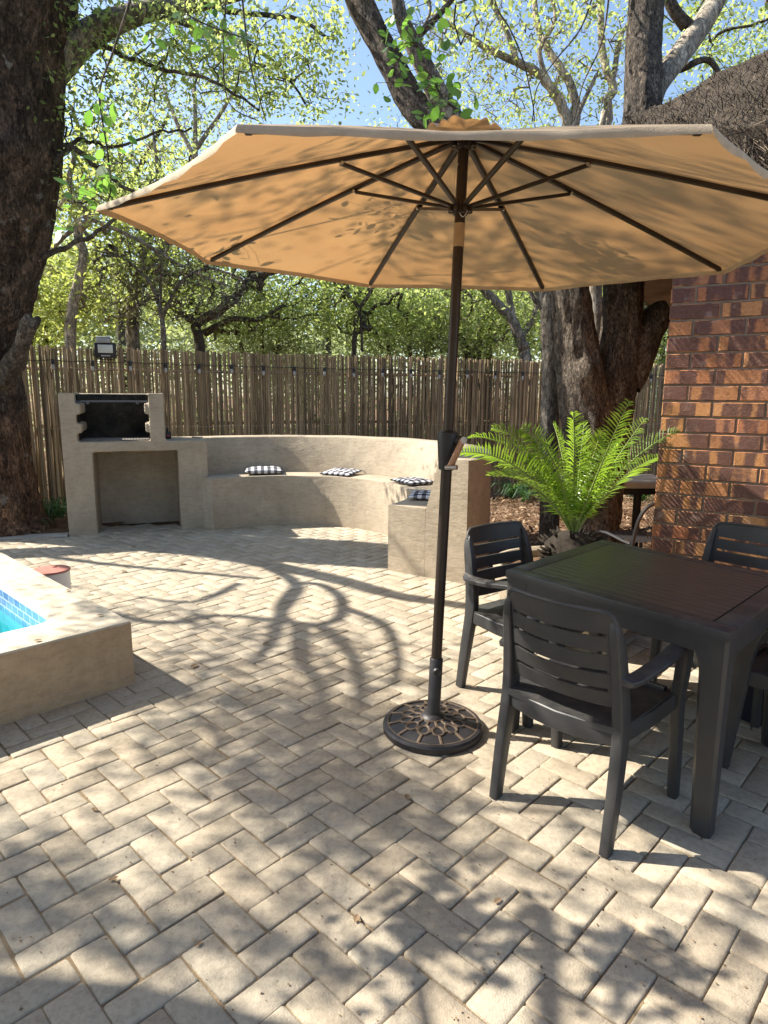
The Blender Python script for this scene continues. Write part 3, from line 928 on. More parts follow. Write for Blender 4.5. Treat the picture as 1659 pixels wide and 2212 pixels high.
mb = MB()
for k in range(12):
    a = 2 * math.pi * k / 12 + .12
    pts = []
    for s_ in range(15):
        th = 2 * math.pi * s_ / 14; rr_ = .118 + .028 * math.cos(th); tt = .0205 * math.sin(th) * (1.15 + .25 * math.cos(th))
        x, y = rr_ * math.cos(a) - tt * math.sin(a), rr_ * math.sin(a) + tt * math.cos(a); pts.append((x, y, bz(math.hypot(x, y)) + .001))
    mb.tube(pts, 1, 8, sq=(.0055, .0045), cap=False)
    mb.tube([(r_ * math.cos(a), r_ * math.sin(a), bz(r_) + .001) for r_ in (.146, .17, .202)], 1, 8, sq=(.0065, .0045))
    mb.tube([(r_ * math.cos(a), r_ * math.sin(a), bz(r_) + .001) for r_ in (.05, .07, .09)], 1, 8, sq=(.006, .0045))
    a2 = a + math.pi / 12
    mb.tube([(r_ * math.cos(a2), r_ * math.sin(a2), bz(r_) + .001) for r_ in (.105, .118, .132)], 1, 8, sq=(.006, .0045))
for rr_ in (.055, .204): mb.tube([(rr_ * math.cos(t_), rr_ * math.sin(t_), bz(rr_) + .002) for t_ in np.linspace(0, 2 * math.pi, 61)], .0045, 6, cap=False)
mb.build('ring_relief', M['iron_hi'], base, angle=35)
mb = MB(); mb.tube([AXD * d for d in (.07, .09, .34, .345)], [.034, .0295, .0295, .026], 24); mb.build('tube', M['iron'], base)
mb = MB(); q = AXD * .30; mb.tube([q + (.0, -.028, 0), q + (0, -.05, 0)], .006, 8); mb.tube([q + (0, -.045, 0), q + (0, -.052, 0), q + (0, -.062, 0)], [.016, .019, .014], 10)
mb.build('knob', M['plastic_dark'], base)

# ------------------------------------------------------------------ table
TL = np.array([.536, 2.773]); TN = np.array([1.12, 2.004]); TF = np.array([1.163, 3.398])
TZ = .75; tc = (TN + TF) / 2; tang = math.atan2(TN[1] - TL[1], TN[0] - TL[0])
table = empty('dining_table', (*tc, 0), 0, 'square dark brown plastic patio table with four thick legs', 'table')


def tp(u, v, z): return np.array([*(TL + (TN - TL) * u + (TF - TL) * v), z])


def slab(mb, u0, u1, v0, v1, z0, z1, bev=.006, nr=2):
    e = bev / .9
    rings = [(0, z0), (0, z1 - bev), (e * .3, z1 - bev * .3), (e, z1)]
    V = []
    for ins, z in rings:
        V += [tp(u0 + ins, v0 + ins, z), tp(u1 - ins, v0 + ins, z), tp(u1 - ins, v1 - ins, z), tp(u0 + ins, v1 - ins, z)]
    F = [(k * 4 + i, k * 4 + (i + 1) % 4, k * 4 + 4 + (i + 1) % 4, k * 4 + 4 + i) for k in range(3) for i in range(4)]
    F += [(3, 2, 1, 0), (12, 13, 14, 15)]
    mb.add(V, F)


B0 = (*tc, 0)
mb = MB()
fw = .085
slab(mb, 0, 1, 0, fw - .002, TZ - .035, TZ); slab(mb, 0, 1, 1 - fw + .002, 1, TZ - .035, TZ)
slab(mb, 0, fw - .002, fw, 1 - fw, TZ - .035, TZ); slab(mb, 1 - fw + .002, 1, fw, 1 - fw, TZ - .035, TZ)
mb.build('top_frame', M['plastic'], table, B0, angle=30)
mb = MB(); nsl = 15
for i in range(nsl):
    v0 = fw + .002 + (1 - 2 * fw - .004) * i / nsl; v1 = fw + .002 + (1 - 2 * fw - .004) * (i + 1) / nsl
    slab(mb, fw + .002, 1 - fw - .002, v0 + .0002, v1 - .0002, TZ - .03, TZ - .001, .0007)
tt = mb.build('top_panel', M['tabletop'], table, B0, angle=30)
mb = MB()
for (u0, u1, v0, v1) in ((.09, .91, .004, .04), (.09, .91, .96, .996), (.004, .04, .09, .91), (.96, .996, .09, .91)):
    V = [tp(u, v, z) for z in (TZ - .098, TZ - .036) for (u, v) in ((u0, v0), (u1, v0), (u1, v1), (u0, v1))]
    mb.add(V, [(0, 1, 5, 4), (1, 2, 6, 5), (2, 3, 7, 6), (3, 0, 4, 7), (3, 2, 1, 0)])
mb.build('apron', M['plastic'], table, B0, smooth=False)
for (u, v) in ((0, 0), (1, 0), (1, 1), (0, 1)):
    mb = MB(); V = []; zs = (0.0, .008, .3, .58, .62, .648, TZ - .036); ws = (.070, .076, .086, .097, .103, .12, .135)
    k = 0
    for z, w in zip(zs, ws):
        w0, w1 = .002, w
        cc = .012
        loc = [(w0 + cc, w0), (w1 - cc, w0), (w1, w0 + cc), (w1, w1 - cc), (w1 - cc, w1), (w0 + cc, w1), (w0, w1 - cc), (w0, w0 + cc)]
        V += [tp(a if u == 0 else 1 - a, b if v == 0 else 1 - b, z) for a, b in loc]
    nn = len(zs); F = [(r_ * 8 + s_, r_ * 8 + (s_ + 1) % 8, r_ * 8 + 8 + (s_ + 1) % 8, r_ * 8 + 8 + s_) for r_ in range(nn - 1) for s_ in range(8)]
    F += [tuple(range(7, -1, -1))]
    if (u + v) % 2: F = [f[::-1] for f in F]
    mb.add(V, F); mb.build('leg', M['plastic'], table, B0, angle=35)

# ------------------------------------------------------------------ chairs


def make_chair():
    t = empty('patio_chair')
    P = M['plastic']
    for s in (-1, 1):
        mb = MB(); mb.tube(cat_rom([(s * .222, -.255, 0), (s * .222, -.225, .2), (s * .217, -.197, .40), (s * .212, -.198, .5), (s * .205, -.222, .66), (s * .199, -.247, .765), (s * .190, -.253, .802)], 5),
                           1, 12, sq=lambda f: ((.017 + .004 * math.sin(math.pi * min(1, f * 1.2))) * (1 - .5 * max(0, (f - .72) / .28) ** 1.5), (.023 + .011 * (1 - abs(f - .45) * 2)) * (1 - .55 * max(0, (f - .72) / .28) ** 1.5)), up=(0, 1, 0))
        mb.build('rear_leg', P, t, angle=30)
        mb = MB(); mb.tube(cat_rom([(s * .25, .235, 0), (s * .248, .222, .2), (s * .246, .205, .40), (s * .256, .195, .50), (s * .27, .165, .60), (s * .272, .135, .645)], 5),
                           1, 12, sq=lambda f: (.018 + .006 * f, .022 + .010 * math.sin(math.pi * min(1, f * .9))), up=(0, 1, 0))
        mb.build('front_leg', P, t, angle=30)
        mb = MB(); mb.tube(cat_rom([(s * .209, -.218, .615), (s * .238, -.20, .600), (s * .257, -.06, .612), (s * .270, .08, .638), (s * .272, .17, .648), (s * .268, .20, .640)], 5),
                           1, 12, sq=lambda f: (.024 + .006 * f, .012), up=(0, 0, 1))
        mb.build('armrest', P, t, angle=30)
    mb = MB(); nu, nw = 15, 13
    def seat(dz):
        G = np.zeros((nw, nu, 3))
        for i in range(nw):
            for j in range(nu):
                u, w = j / (nu - 1) * 2 - 1, i / (nw - 1) * 2 - 1
                hw = .228 + .014 * (w + 1) / 2
                y = .225 * w + (.018 * (1 - u * u) if w > 0 else -.012 * (1 - u * u)) * abs(w)
                z = .438 - .016 * (1 - u * u) * (1 - w * w * .5) - (.018 * max(0, w - .6) / .4 if w > .6 else 0)
                G[i, j] = (u * hw, y - .0, z + dz)
        return G
    T_, B_ = seat(0), seat(-.022)
    mb.grid(T_); mb.grid(B_[:, ::-1])
    for e0, e1_ in ((T_[0], B_[0]), (B_[-1], T_[-1]), (B_[:, 0], T_[:, 0]), (T_[:, -1], B_[:, -1])): mb.grid(np.stack([e1_, e0]))
    mb.build('seat', P, t, angle=35)
    mb = MB()
    mb.tube([(-.20, .205, .405), (-.1, .226, .40), (0, .232, .398), (.1, .226, .40), (.20, .205, .405)], 1, 12, sq=(.012, .032), up=(0, 0, 1))
    mb.tube([(-.20, -.205, .40), (-.1, -.226, .395), (0, -.234, .393), (.1, -.226, .395), (.20, -.205, .40)], 1, 12, sq=(.012, .036), up=(0, 0, 1))
    for s in (-1, 1): mb.tube([(s * .217, -.19, .402), (s * .232, 0, .398), (s * .24, .19, .404)], 1, 12, sq=(.012, .032), up=(0, 0, 1))
    mb.build('seat_frame', P, t, angle=30)
    # slatted backrest, bowed backwards, corners rounded at the top
    mb = MB()
    def yb(u, z):
        return -.198 - .30 * max(0, z - .47) * .56 - .038 * (1 - u * u) * min(1, (z - .42) / .2)
    edges = [.497, .551, .564, .618, .631, .685, .698, .749, .762, .832]
    def strip(z0, z1, top=False, u0=-1, u1=1):
        n_ = 21; th = .011
        def lim(z, u):
            if not top: return z
            dr = max(0, (abs(u) - .78) / .22); return z0 + (z - z0) * (1 - .62 * (1 - math.sqrt(max(0, 1 - dr * dr))))
        prof = [(z0, -1), (z0, 1), (z1, 1), (z1, -1)]
        V = []
        for j in range(n_):
            u = u0 + (u1 - u0) * j / (n_ - 1)
            for z, sd in prof:
                zz = lim(z, u); sag = -.010 * (1 - u * u)
                V.append((u * .203, yb(u, zz) + sd * th / 2, zz + (sag if not top or z == z0 else sag * .0)))
        F = [(j * 4 + a, j * 4 + (a + 1) % 4, j * 4 + 4 + (a + 1) % 4, j * 4 + 4 + a) for j in range(n_ - 1) for a in range(4)]
        F += [(0, 1, 2, 3)[::-1], tuple((n_ - 1) * 4 + a for a in range(4))]
        mb.add(V, F)
    for i in range(5): strip(edges[2 * i], edges[2 * i + 1], i == 4)
    for s in (-1, 1): strip(.497, .77, False, s * 1.0 if s < 0 else .86, -.86 if s < 0 else 1.0)
    rim = []
    for u in np.concatenate([np.linspace(-1, 1, 33)]):
        dr = max(0, (abs(u) - .78) / .22); zz = .761 + .071 * (1 - .62 * (1 - math.sqrt(max(0, 1 - dr * dr))))
        rim.append((u * .203, yb(u, zz), zz))
    mb.tube(rim, .0085, 8)
    mb.build('backrest', P, t, angle=40)
    return t


proto = make_chair()
chairs = [((.768, 2.275), -45, 'dark slatted plastic armchair nearest the camera with its back turned'),
          ((.735, 3.13), -144.2, 'dark slatted plastic armchair beside the umbrella pole facing the table'),
          ((1.735, 3.15), 132, 'dark slatted plastic armchair standing against the brick wall'),
          ((1.75, 2.48), 44.6, 'dark plastic armchair cut off by the right edge of the photo')]
for i, ((x, y), a, lab) in enumerate(chairs):
    c = proto if i == 0 else copy_tree(proto)
    c.location = (x, y, 0); c.rotation_euler = (0, 0, R(a))
    tag(c, lab, 'chair', 'chairs around the patio table')

t = empty('bucket', (1.80, 2.92, 0), 0, 'dark navy plastic bucket standing under the table edge on the right', 'bucket')
mb = MB(); mb.lathe([(.0, .005), (.12, 0), (.15, .27), (.158, .275), (.158, .29), (.146, .29), (.118, .02), (.0, .02)], 32); mb.build('bucket_body', M['navy'], t)
mb = MB(); mb.tube([(.155 * math.cos(a), .155 * math.sin(a) * .6 - .07, .26 - .06 * math.sin(a)) for a in np.linspace(0, math.pi, 15)], .004, 6); mb.build('handle', M['steel'], t)

# ------------------------------------------------------------------ brick house with thatch
HCN = np.array([1.655, 3.945]); E1 = np.array([.870, -.493]); E2 = np.array([.493, .870]); HANG = math.atan2(E1[1], E1[0])
house = empty('brick_house', (*HCN, 0), HANG, 'brown face brick house with thatched roof on the right', 'house')
CH, BL, BW, MG = .0922, .268, .120, .011


def brick(mb, x0, x1, y0, y1, z0, z1, rr, jit=.0015):
    d = .004; f = rr.uniform(-jit, jit)
    V = []
    for (ins, yy) in ((0, y1), (0, y0 + d + f), (d, y0 + f)):
        V += [(x0 + ins, yy, z0 + ins), (x1 - ins, yy, z0 + ins), (x1 - ins, yy, z1 - ins), (x0 + ins, yy, z1 - ins)]
    F = [(k * 4 + i, k * 4 + (i + 1) % 4, k * 4 + 4 + (i + 1) % 4, k * 4 + 4 + i) for k in range(2) for i in range(4)] + [(8, 9, 10, 11)]
    return V, F


mb = MB(); rr = random.Random(11); LF, LS, ROWS = 4.6, 4.6, 29
for row in range(ROWS):
    z0 = row * CH + .004; z1 = z0 + CH - MG
    x = 0 if row % 2 else -.0
    first = BL if row % 2 else BW + .012
    while x < LF:
        w = first if x == 0 else BL
        V, F = brick(mb, x + (0 if x == 0 else MG / 2), min(LF, x + w - MG / 2), 0, .10, z0, z1, rr); mb.add(V, F, 0); x += w
    y = 0; first = BW + .012 if row % 2 else BL                 # return wall
    while y < LS:
        w = first if y == 0 else BL
        V, F = brick(mb, y + (.101 if y == 0 else MG / 2), y + w - MG / 2, 0, .10, z0, z1, rr)
        if y == 0 and w < .13: y += w; continue
        V = [(b - .0, a, c) for a, b, c in V]; mb.add(V, [f[::-1] for f in F], 0); y += w
zt = ROWS * CH
mb.add([(.007, .007, -.04), (LF, .007, -.04), (LF, .007, zt), (.007, .007, zt)], [(0, 1, 2, 3)], 1)
mb.add([(.0065, .0075, -.04), (.0065, LS, -.04), (.0065, LS, zt), (.0065, .0075, zt)], [(3, 2, 1, 0)], 1)
mb.box((LF + .05, LS / 2, zt / 2), (.1, LS, zt), mi=1); mb.box((LF / 2, LS + .05, zt / 2), (LF, .1, zt), mi=1)
mb.build('wall', [M['brick'], M['mortar']], house, angle=20)
mb = MB()                                                # hipped thatch
OL, OF, ZB, TH, SL = .75, .17, 2.56, .30, .72
x0, x1, y0, y1 = -OL, LF + OL, -OF, LS + OL
hw = (y1 - y0) / 2
rid = ZB + TH + hw * SL
def lump(p, s=.03): return (p[0] + s * mnoise.noise(Vector(p) * 4), p[1] + s * mnoise.noise(Vector((p[1], p[2], p[0])) * 4), p[2] + s * mnoise.noise(Vector(p) * 6))
def face(a, b, c, d, n_=40, m_=24):
    a, b, c, d = map(np.array, (a, b, c, d)); G = np.zeros((m_, n_, 3))
    for i in range(m_):
        for j in range(n_):
            u, v = j / (n_ - 1), i / (m_ - 1)
            G[i, j] = lump((a * (1 - u) + b * u) * (1 - v) + (d * (1 - u) + c * u) * v)
    mb.grid(G)
ze = ZB + TH
R0, R1 = (x0 + hw, y0 + hw, rid), (x1 - hw, y0 + hw, rid)
face((x0, y0, ze), (x1, y0, ze), R1, R0); face((x0, y1, ze), (x0, y0, ze), R0, R0); face((x1, y1, ze), (x0, y1, ze), R0, R1); face((x1, y0, ze), (x1, y1, ze), R1, R1)
for a, b in (((x0, y0), (x1, y0)), ((x0, y1), (x0, y0)), ((x1, y1), (x0, y1)), ((x1, y0), (x1, y1))):
    face((*a, ZB), (*b, ZB), (*b, ze), (*a, ze), 40, 6)
face((x0, y0, ZB), (x0, y1, ZB), (x1, y1, ZB), (x1, y0, ZB), 30, 30)
roof = mb.build('thatched_roof', M['thatch'], house)
# loose straw over the near slopes and along the eaves
g2 = np.random.default_rng(4); Vs = []
def straw(n_, fn, ln, wd):
    for _ in range(n_):
        p, dn, nr = fn()
        p = np.array(p); dn = np.array(dn, float) + g2.normal(0, .35, 3); dn /= np.linalg.norm(dn); sd = np.cross(dn, nr); sd /= np.linalg.norm(sd) + 1e-9
        L_ = ln * g2.uniform(.4, 1.4); w_ = wd * g2.uniform(.6, 1.4); lift = np.array(nr) * g2.uniform(.0, .05)
        q = p + dn * L_ + lift
        Vs.extend([p - sd * w_, p + sd * w_, q + sd * w_ * .6, q - sd * w_ * .6])
def front():
    v = g2.uniform(0, 1) ** 1.3; u = g2.uniform(0, 1); xa = x0 + hw * v; xb = x1 - hw * v
    xx = x0 + hw * v + min(1, u * 1) * min(3.2, xb - xa)
    return (xx, y0 + hw * v, ze + hw * SL * v + .02), (0, -1, -SL), (0, -SL * .7, .7)
def left():
    v = g2.uniform(0, 1) ** 1.3; yy = y0 + hw * v + g2.uniform(0, 1) * (y1 - y0 - 2 * hw * v)
    return (x0 + hw * v, yy, ze + hw * SL * v + .02), (-1, 0, -SL), (-SL * .7, 0, .7)
def eave():
    return (g2.uniform(x0, x0 + 3.5), y0 + g2.uniform(-.02, .03), g2.uniform(ZB, ze)), (g2.normal(0, .2), -.35, -.8), (0, -1, 0.01)
def eavel():
    return (x0 + g2.uniform(-.02, .03), g2.uniform(y0, y1), g2.uniform(ZB, ze)), (-.35, g2.normal(0, .2), -.8), (-1, 0.01, 0)
straw(10000, front, .11, .0021); straw(8000, left, .11, .0021); straw(3600, eave, .14, .0028); straw(3600, eavel, .14, .0028)
quads_mesh('loose_straw', Vs, 4, M['thatch'], roof)

# ------------------------------------------------------------------ trees
def subtree_tree(g, limbs, blobs, nclump, jitter=.12, k_r=.0042, minr=.003):
    """limbs: list of (points, radii). Clumps are joined one by one to the nearest wood, so twigs fork like real ones."""
    S = []; 
    for P, rd in limbs:
        for i in range(len(P)): S.append(P[i])
    S = np.array(S); own = [-1] * len(S)
    w = np.array([b[2] for b in blobs], float); w /= w.sum()
    C = []
    for _ in range(nclump):
        b = blobs[g.choice(len(blobs), p=w)]
        d = g.normal(size=3); d /= np.linalg.norm(d); rr_ = g.uniform(.15, 1) ** .5
        C.append(np.array(b[0]) + d * rr_ * np.array(b[1]))
    C = np.array(C)
    D = np.linalg.norm(C[:, None] - S[None, ::max(1, len(S) // 120)], axis=2).min(1)
    order = np.argsort(D); nodes = list(S); par = [-1] * len(S)
    arr = np.empty((len(S) + nclump, 3)); arr[:len(S)] = S; nn = len(S)
    for ci in order:
        d = np.linalg.norm(arr[:nn] - C[ci], axis=1)
        par.append(int(np.argmin(d))); arr[nn] = C[ci]; nn += 1
    cnt = np.ones(nn)
    for i in range(nn - 1, len(S) - 1, -1):
        if par[i] >= len(S): cnt[par[i]] += cnt[i]
    twigs = []
    for i in range(len(S), nn):
        a, b = arr[par[i]], arr[i]; L_ = np.linalg.norm(b - a)
        m1 = a * .66 + b * .34 + g.normal(0, jitter * L_, 3); m2 = a * .33 + b * .67 + g.normal(0, jitter * L_, 3)
        r0 = max(minr, k_r * cnt[i] ** .5)
        twigs.append((np.array([a, m1, m2, b]), np.array([r0, r0 * .95, r0 * .85, max(minr * .7, r0 * .7)])))
    return arr[len(S):nn], twigs


def leaves(g, C, per, spread, size, up=.5, twigs=None, along=0):
    n_ = len(C) * per
    cc = np.repeat(C, per, 0)
    p = cc + g.normal(0, 1, (n_, 3)) * spread * np.array([1, 1, .75])
    if twigs is not None and along:
        q = np.array([t_[0][g.integers(1, 4)] for t_ in twigs for _ in range(along)]) + g.normal(0, .05, (len(twigs) * along, 3)); p = np.vstack([p, q]); n_ = len(p)
    return leaf_quads(g, p, size, up)


def crown_mesh(twmb, leafV, bark, leaf, parent, origin):
    A = np.concatenate(twmb.V); Ft = np.array(twmb.F, np.int32); nl = len(leafV) // 4
    V = (np.vstack([A, leafV]) - np.asarray(origin)).astype(np.float32)
    F = np.vstack([Ft, len(A) + np.arange(nl * 4, dtype=np.int32).reshape(-1, 4)]).astype(np.int32)
    me = bpy.data.meshes.new('crown')
    me.vertices.add(len(V)); me.vertices.foreach_set('co', V.ravel())
    me.loops.add(F.size); me.loops.foreach_set('vertex_index', F.ravel())
    me.polygons.add(len(F)); me.polygons.foreach_set('loop_start', np.arange(len(F), dtype=np.int32) * 4)
    me.polygons.foreach_set('loop_total', np.full(len(F), 4, np.int32))
    me.materials.append(bark); me.materials.append(leaf)
    mi = np.zeros(len(F), np.int32); mi[len(Ft):] = 1; me.polygons.foreach_set('material_index', mi)
    me.update(calc_edges=True); me.validate()
    o = bpy.data.objects.new('crown', me); COL.objects.link(o); o.parent = parent
    return o


def leaf_quads(g, p, size, up=.5, asp=.5):
    n_ = len(p)
    nr = g.normal(0, 1, (n_, 3)); nr[:, 2] = np.abs(nr[:, 2]) + up; nr /= np.linalg.norm(nr, axis=1)[:, None]
    d = g.normal(0, 1, (n_, 3)); d[:, 2] -= .3; d -= nr * (d * nr).sum(1)[:, None]; d /= np.linalg.norm(d, axis=1)[:, None]
    s = np.cross(nr, d); L_ = (size * g.uniform(.6, 1.3, n_))[:, None]
    V = np.stack([p, p + d * L_ * .45 + s * L_ * asp * .5 + nr * L_ * .06, p + d * L_, p + d * L_ * .45 - s * L_ * asp * .5 + nr * L_ * .06], 1)
    return V.reshape(-1, 3)


def big_leaves(g, p, size, asp=.62):
    """six-sided folded leaves for foliage close to the camera"""
    n_ = len(p)
    nr = g.normal(0, 1, (n_, 3)); nr[:, 1] -= .3; nr[:, 2] = np.abs(nr[:, 2]) + .25; nr /= np.linalg.norm(nr, axis=1)[:, None]
    d = g.normal(0, .7, (n_, 3)); d[:, 2] -= .9; d -= nr * (d * nr).sum(1)[:, None]; d /= np.linalg.norm(d, axis=1)[:, None]
    s = np.cross(nr, d); L_ = (size * g.uniform(.65, 1.25, n_))[:, None]; w = asp * .5
    return np.stack([p, p + d * L_ * .25 + s * L_ * w * .8 + nr * L_ * .05, p + d * L_ * .58 + s * L_ * w + nr * L_ * .05, p + d * L_ * .86 + s * L_ * w * .5, p + d * L_,
                     p + d * L_ * .86 - s * L_ * w * .5, p + d * L_ * .58 - s * L_ * w + nr * L_ * .05, p + d * L_ * .25 - s * L_ * w * .8 + nr * L_ * .05], 1).reshape(-1, 3)


def limb_of(P, r, per=5):
    P = np.array(P, float); r = np.array(r, float)
    Q = cat_rom(P, per); t_ = np.linspace(0, 1, len(P)); rq = np.interp(np.linspace(0, 1, len(Q)), t_, r)
    return Q, rq


def make_tree(name, label, cat, seed, limbs, blobs, nclump, per, lsize, bark, leaf, spread=.22, group=None, up=.4, along=1, k_r=.0058, minr=.0065, limb_parts=None, loc=None, jitter=.12):
    g = np.random.default_rng(seed)
    L_ = [limb_of(P, r) for P, r in limbs]
    loc = np.array(loc if loc is not None else [L_[0][0][0][0], L_[0][0][0][1], 0.0])
    root = empty(name, tuple(loc), 0, label, cat, group)
    C, tw = subtree_tree(g, L_, blobs, nclump, jitter, k_r, minr)
    mb = MB()
    for Q, rq in L_:
        Q = Q + g.normal(0, 1, Q.shape) * (rq * .10)[:, None]
        mb.tube(Q, rq, 12 if rq.max() > .05 else 8)
    mb.build('trunk', bark, root, loc, angle=0)
    mb = MB()
    for P, rd in tw: mb.tube(P, rd, 4 if rd[0] < .012 else 6, cap=False)
    crown_mesh(mb, leaves(g, C, per, spread, lsize, up, tw, along), bark, leaf, root, loc)
    return root


def pxl(pts, Y, rpx):
    """trace: picture points at depth(s) Y with half-widths in picture pixels"""
    Ys = [Y] * len(pts) if np.isscalar(Y) else Y
    P = [at(x, y, yy) for (x, y), yy in zip(pts, Ys)]
    r = [rp_ / FPX * yy for rp_, yy in zip(([rpx] * len(pts) if np.isscalar(rpx) else rpx), Ys)]
    return P, r


GR = 'trees and bushes beyond the stick fence'


def gb(x, y, Y, rx, ry, w=1.0, rz=None):
    """crown blob centred at picture point (x, y), depth Y, half-sizes in picture pixels"""
    c = at(x, y, Y); s_ = Y / FPX
    return (c, (rx * s_, rz or max(.5, rx * s_ * .7), ry * s_), w)


def stem(x, Y, top, rpx=8, lean=0):
    a = at(x, 760, Y); a[2] = 0
    b = at(x + lean * .4, (760 + top) / 2, Y); c = at(x + lean, top, Y)
    return [a, a * .5 + b * .5 + np.array([.05, 0, 0]), b, c], [rpx * 1.25 / FPX * Y, rpx / FPX * Y, rpx * .8 / FPX * Y, rpx * .45 / FPX * Y]


def base0(P, r):
    a = np.array(P[0], float).copy(); a[2] = -.05
    return [a] + list(P), [r[0] * 1.3] + list(r)


# --- beyond the fence, near row
Pa = base0(*pxl([(152, 760), (160, 650), (180, 560), (168, 500), (190, 470), (150, 400), (170, 300)], 9.4, [11, 11, 9, 9, 8, 6, 4]))
make_tree('crooked_tree', 'thin crooked tree with whitish bark and yellow green leaves beside the big left trunk', 'tree', 21,
          [Pa, pxl([(190, 470), (300, 520), (420, 590), (500, 620)], [9.4, 9.7, 10, 10.4], [5, 4, 3, 2]), pxl([(175, 480), (90, 560), (40, 640)], 9.4, [5, 4, 3])],
          [gb(120, 620, 9.8, 110, 90, 2), gb(160, 400, 9.6, 90, 130, 1.6), gb(300, 560, 10.2, 120, 70, 1)], 150, 34, .085, M['bark_pale'], M['leaf_yellow'], .20, GR)
make_tree('dark_stem_tree', 'dark straight stemmed tree behind the floodlight with tangled branches', 'tree', 22,
          [base0(*pxl([(290, 760), (288, 650), (300, 600), (350, 540), (400, 480)], 10.6, [14, 13, 11, 8, 5])),
           pxl([(292, 650), (250, 560), (200, 520), (130, 430)], 10.6, [8, 6, 5, 3]), pxl([(300, 600), (330, 480), (340, 380), (330, 280)], 10.6, [8, 6, 4, 2.5])],
          [gb(300, 430, 10.8, 160, 130, 2), gb(250, 640, 11, 130, 80, 1.4), gb(400, 560, 11, 120, 90, 1)], 420, 12, .07, M['bark_grey'], M['leaf_yellow'], .2, GR, jitter=.2)
make_tree('arching_tree', 'dark tree with one long trunk arching to the right under the umbrella edge', 'tree', 23,
          [base0(*pxl([(432, 760), (425, 700), (470, 675), (520, 630), (545, 600), (600, 585), (700, 560)], 11.0, [11, 10, 10, 9, 8, 6, 4])),
           pxl([(425, 700), (380, 670), (340, 640), (300, 560)], 11, [8, 6, 5, 3]), pxl([(440, 720), (500, 690), (560, 690), (610, 660)], 11.2, [8, 6, 5, 3])],
          [gb(480, 680, 11.6, 130, 60, 1.5), gb(600, 640, 11.6, 110, 70, 1.2), gb(420, 600, 11.6, 100, 60, 1), gb(430, 430, 11.6, 150, 130, 1.3)], 340, 18, .075, M['bark_thin'], M['leaf_mid'], .21, GR, jitter=.18)
make_tree('forked_sapling', 'slim sapling forking into a letter V behind the middle of the fence', 'tree', 24,
          [base0(*pxl([(765, 770), (770, 690), (775, 665), (745, 630), (715, 600), (690, 550)], 11.4, [5.5, 5, 4.5, 4, 3.5, 2.5])),
           pxl([(775, 668), (795, 640), (815, 600), (840, 540)], 11.4, [4.5, 4, 3, 2]), pxl([(783, 760), (780, 700), (778, 670)], 11.4, [3, 3, 3])],
          [gb(700, 660, 12, 130, 70, 2), gb(830, 680, 12, 110, 70, 2), gb(760, 560, 12, 140, 80, 1)], 200, 36, .08, M['bark_thin'], M['leaf_mid'], .24, GR)
make_tree('leaning_grey_tree', 'grey tree leaning left just left of the big right hand trunks', 'tree', 25,
          [base0(*pxl([(1135, 790), (1125, 740), (1105, 690), (1060, 640), (1010, 590), (950, 520)], 12.0, [13, 12, 11, 9, 7, 4])),
           pxl([(1105, 690), (1100, 640), (1085, 570), (1060, 480)], 12, [8, 7, 5, 3]), pxl([(1120, 740), (1160, 660), (1150, 560), (1170, 450)], 12.3, [8, 6, 5, 3])],
          [gb(1030, 690, 12.8, 130, 70, 2), gb(1100, 560, 12.5, 150, 120, 1.3), gb(930, 640, 12.5, 100, 80, 1.2)], 200, 34, .08, M['bark_grey'], M['leaf_mid'], .24, GR)
make_tree('multi_stem_bush', 'dark many stemmed bush between the umbrella pole and the grey leaning tree', 'bush', 26,
          [base0(*pxl([(1010, 790), (1000, 740), (970, 690), (930, 640), (890, 610)], 13.5, [9, 8, 7, 6, 4])), base0(*pxl([(1030, 790), (1035, 730), (1050, 680), (1080, 640)], 13.5, [9, 7, 6, 4])),
           base0(*pxl([(1055, 790), (1060, 720), (1055, 660), (1030, 600)], 13.5, [7, 6, 5, 4]))],
          [gb(980, 700, 14.2, 150, 70, 2), gb(1100, 690, 14.5, 120, 80, 1.4)], 150, 44, .085, M['bark_thin'], M['leaf_olive'], .28, GR)
for i, (x, Y, rx, y0_, ry, nn, mat, nm, lab, cat) in enumerate([
    (60, 11.5, 110, 640, 110, 90, 'leaf_yellow', 'yellow_bush', 'bright yellow green bush glowing behind the left end of the fence', 'bush'),
    (560, 12.6, 150, 690, 75, 110, 'leaf_olive', 'grey_bush', 'grey green bush just above the fence below the arching trunk', 'bush'),
    (880, 13.2, 130, 700, 80, 100, 'leaf_olive', 'olive_bush', 'dull olive bush behind the fence left of the umbrella pole', 'bush'),
    (1430, 13.6, 150, 640, 150, 110, 'leaf_mid', 'corner_bush', 'green bush seen between the right trunks and the brick wall', 'bush'),
    (1250, 14.5, 140, 620, 160, 110, 'leaf_mid', 'leafy_bush', 'leafy bush behind the big right hand trunks', 'bush')]):
    make_tree(nm, lab, cat, 40 + i, [stem(x, Y, y0_ - ry * .3, 6, 10), stem(x + 25, Y + .2, y0_, 5, 40), stem(x - 25, Y - .2, y0_, 5, -45)],
              [gb(x, y0_, Y, rx, ry, 2), gb(x, 740, Y, rx, 40, .8)], nn, 50, .085, M['bark_thin'], M[mat], .27, GR)

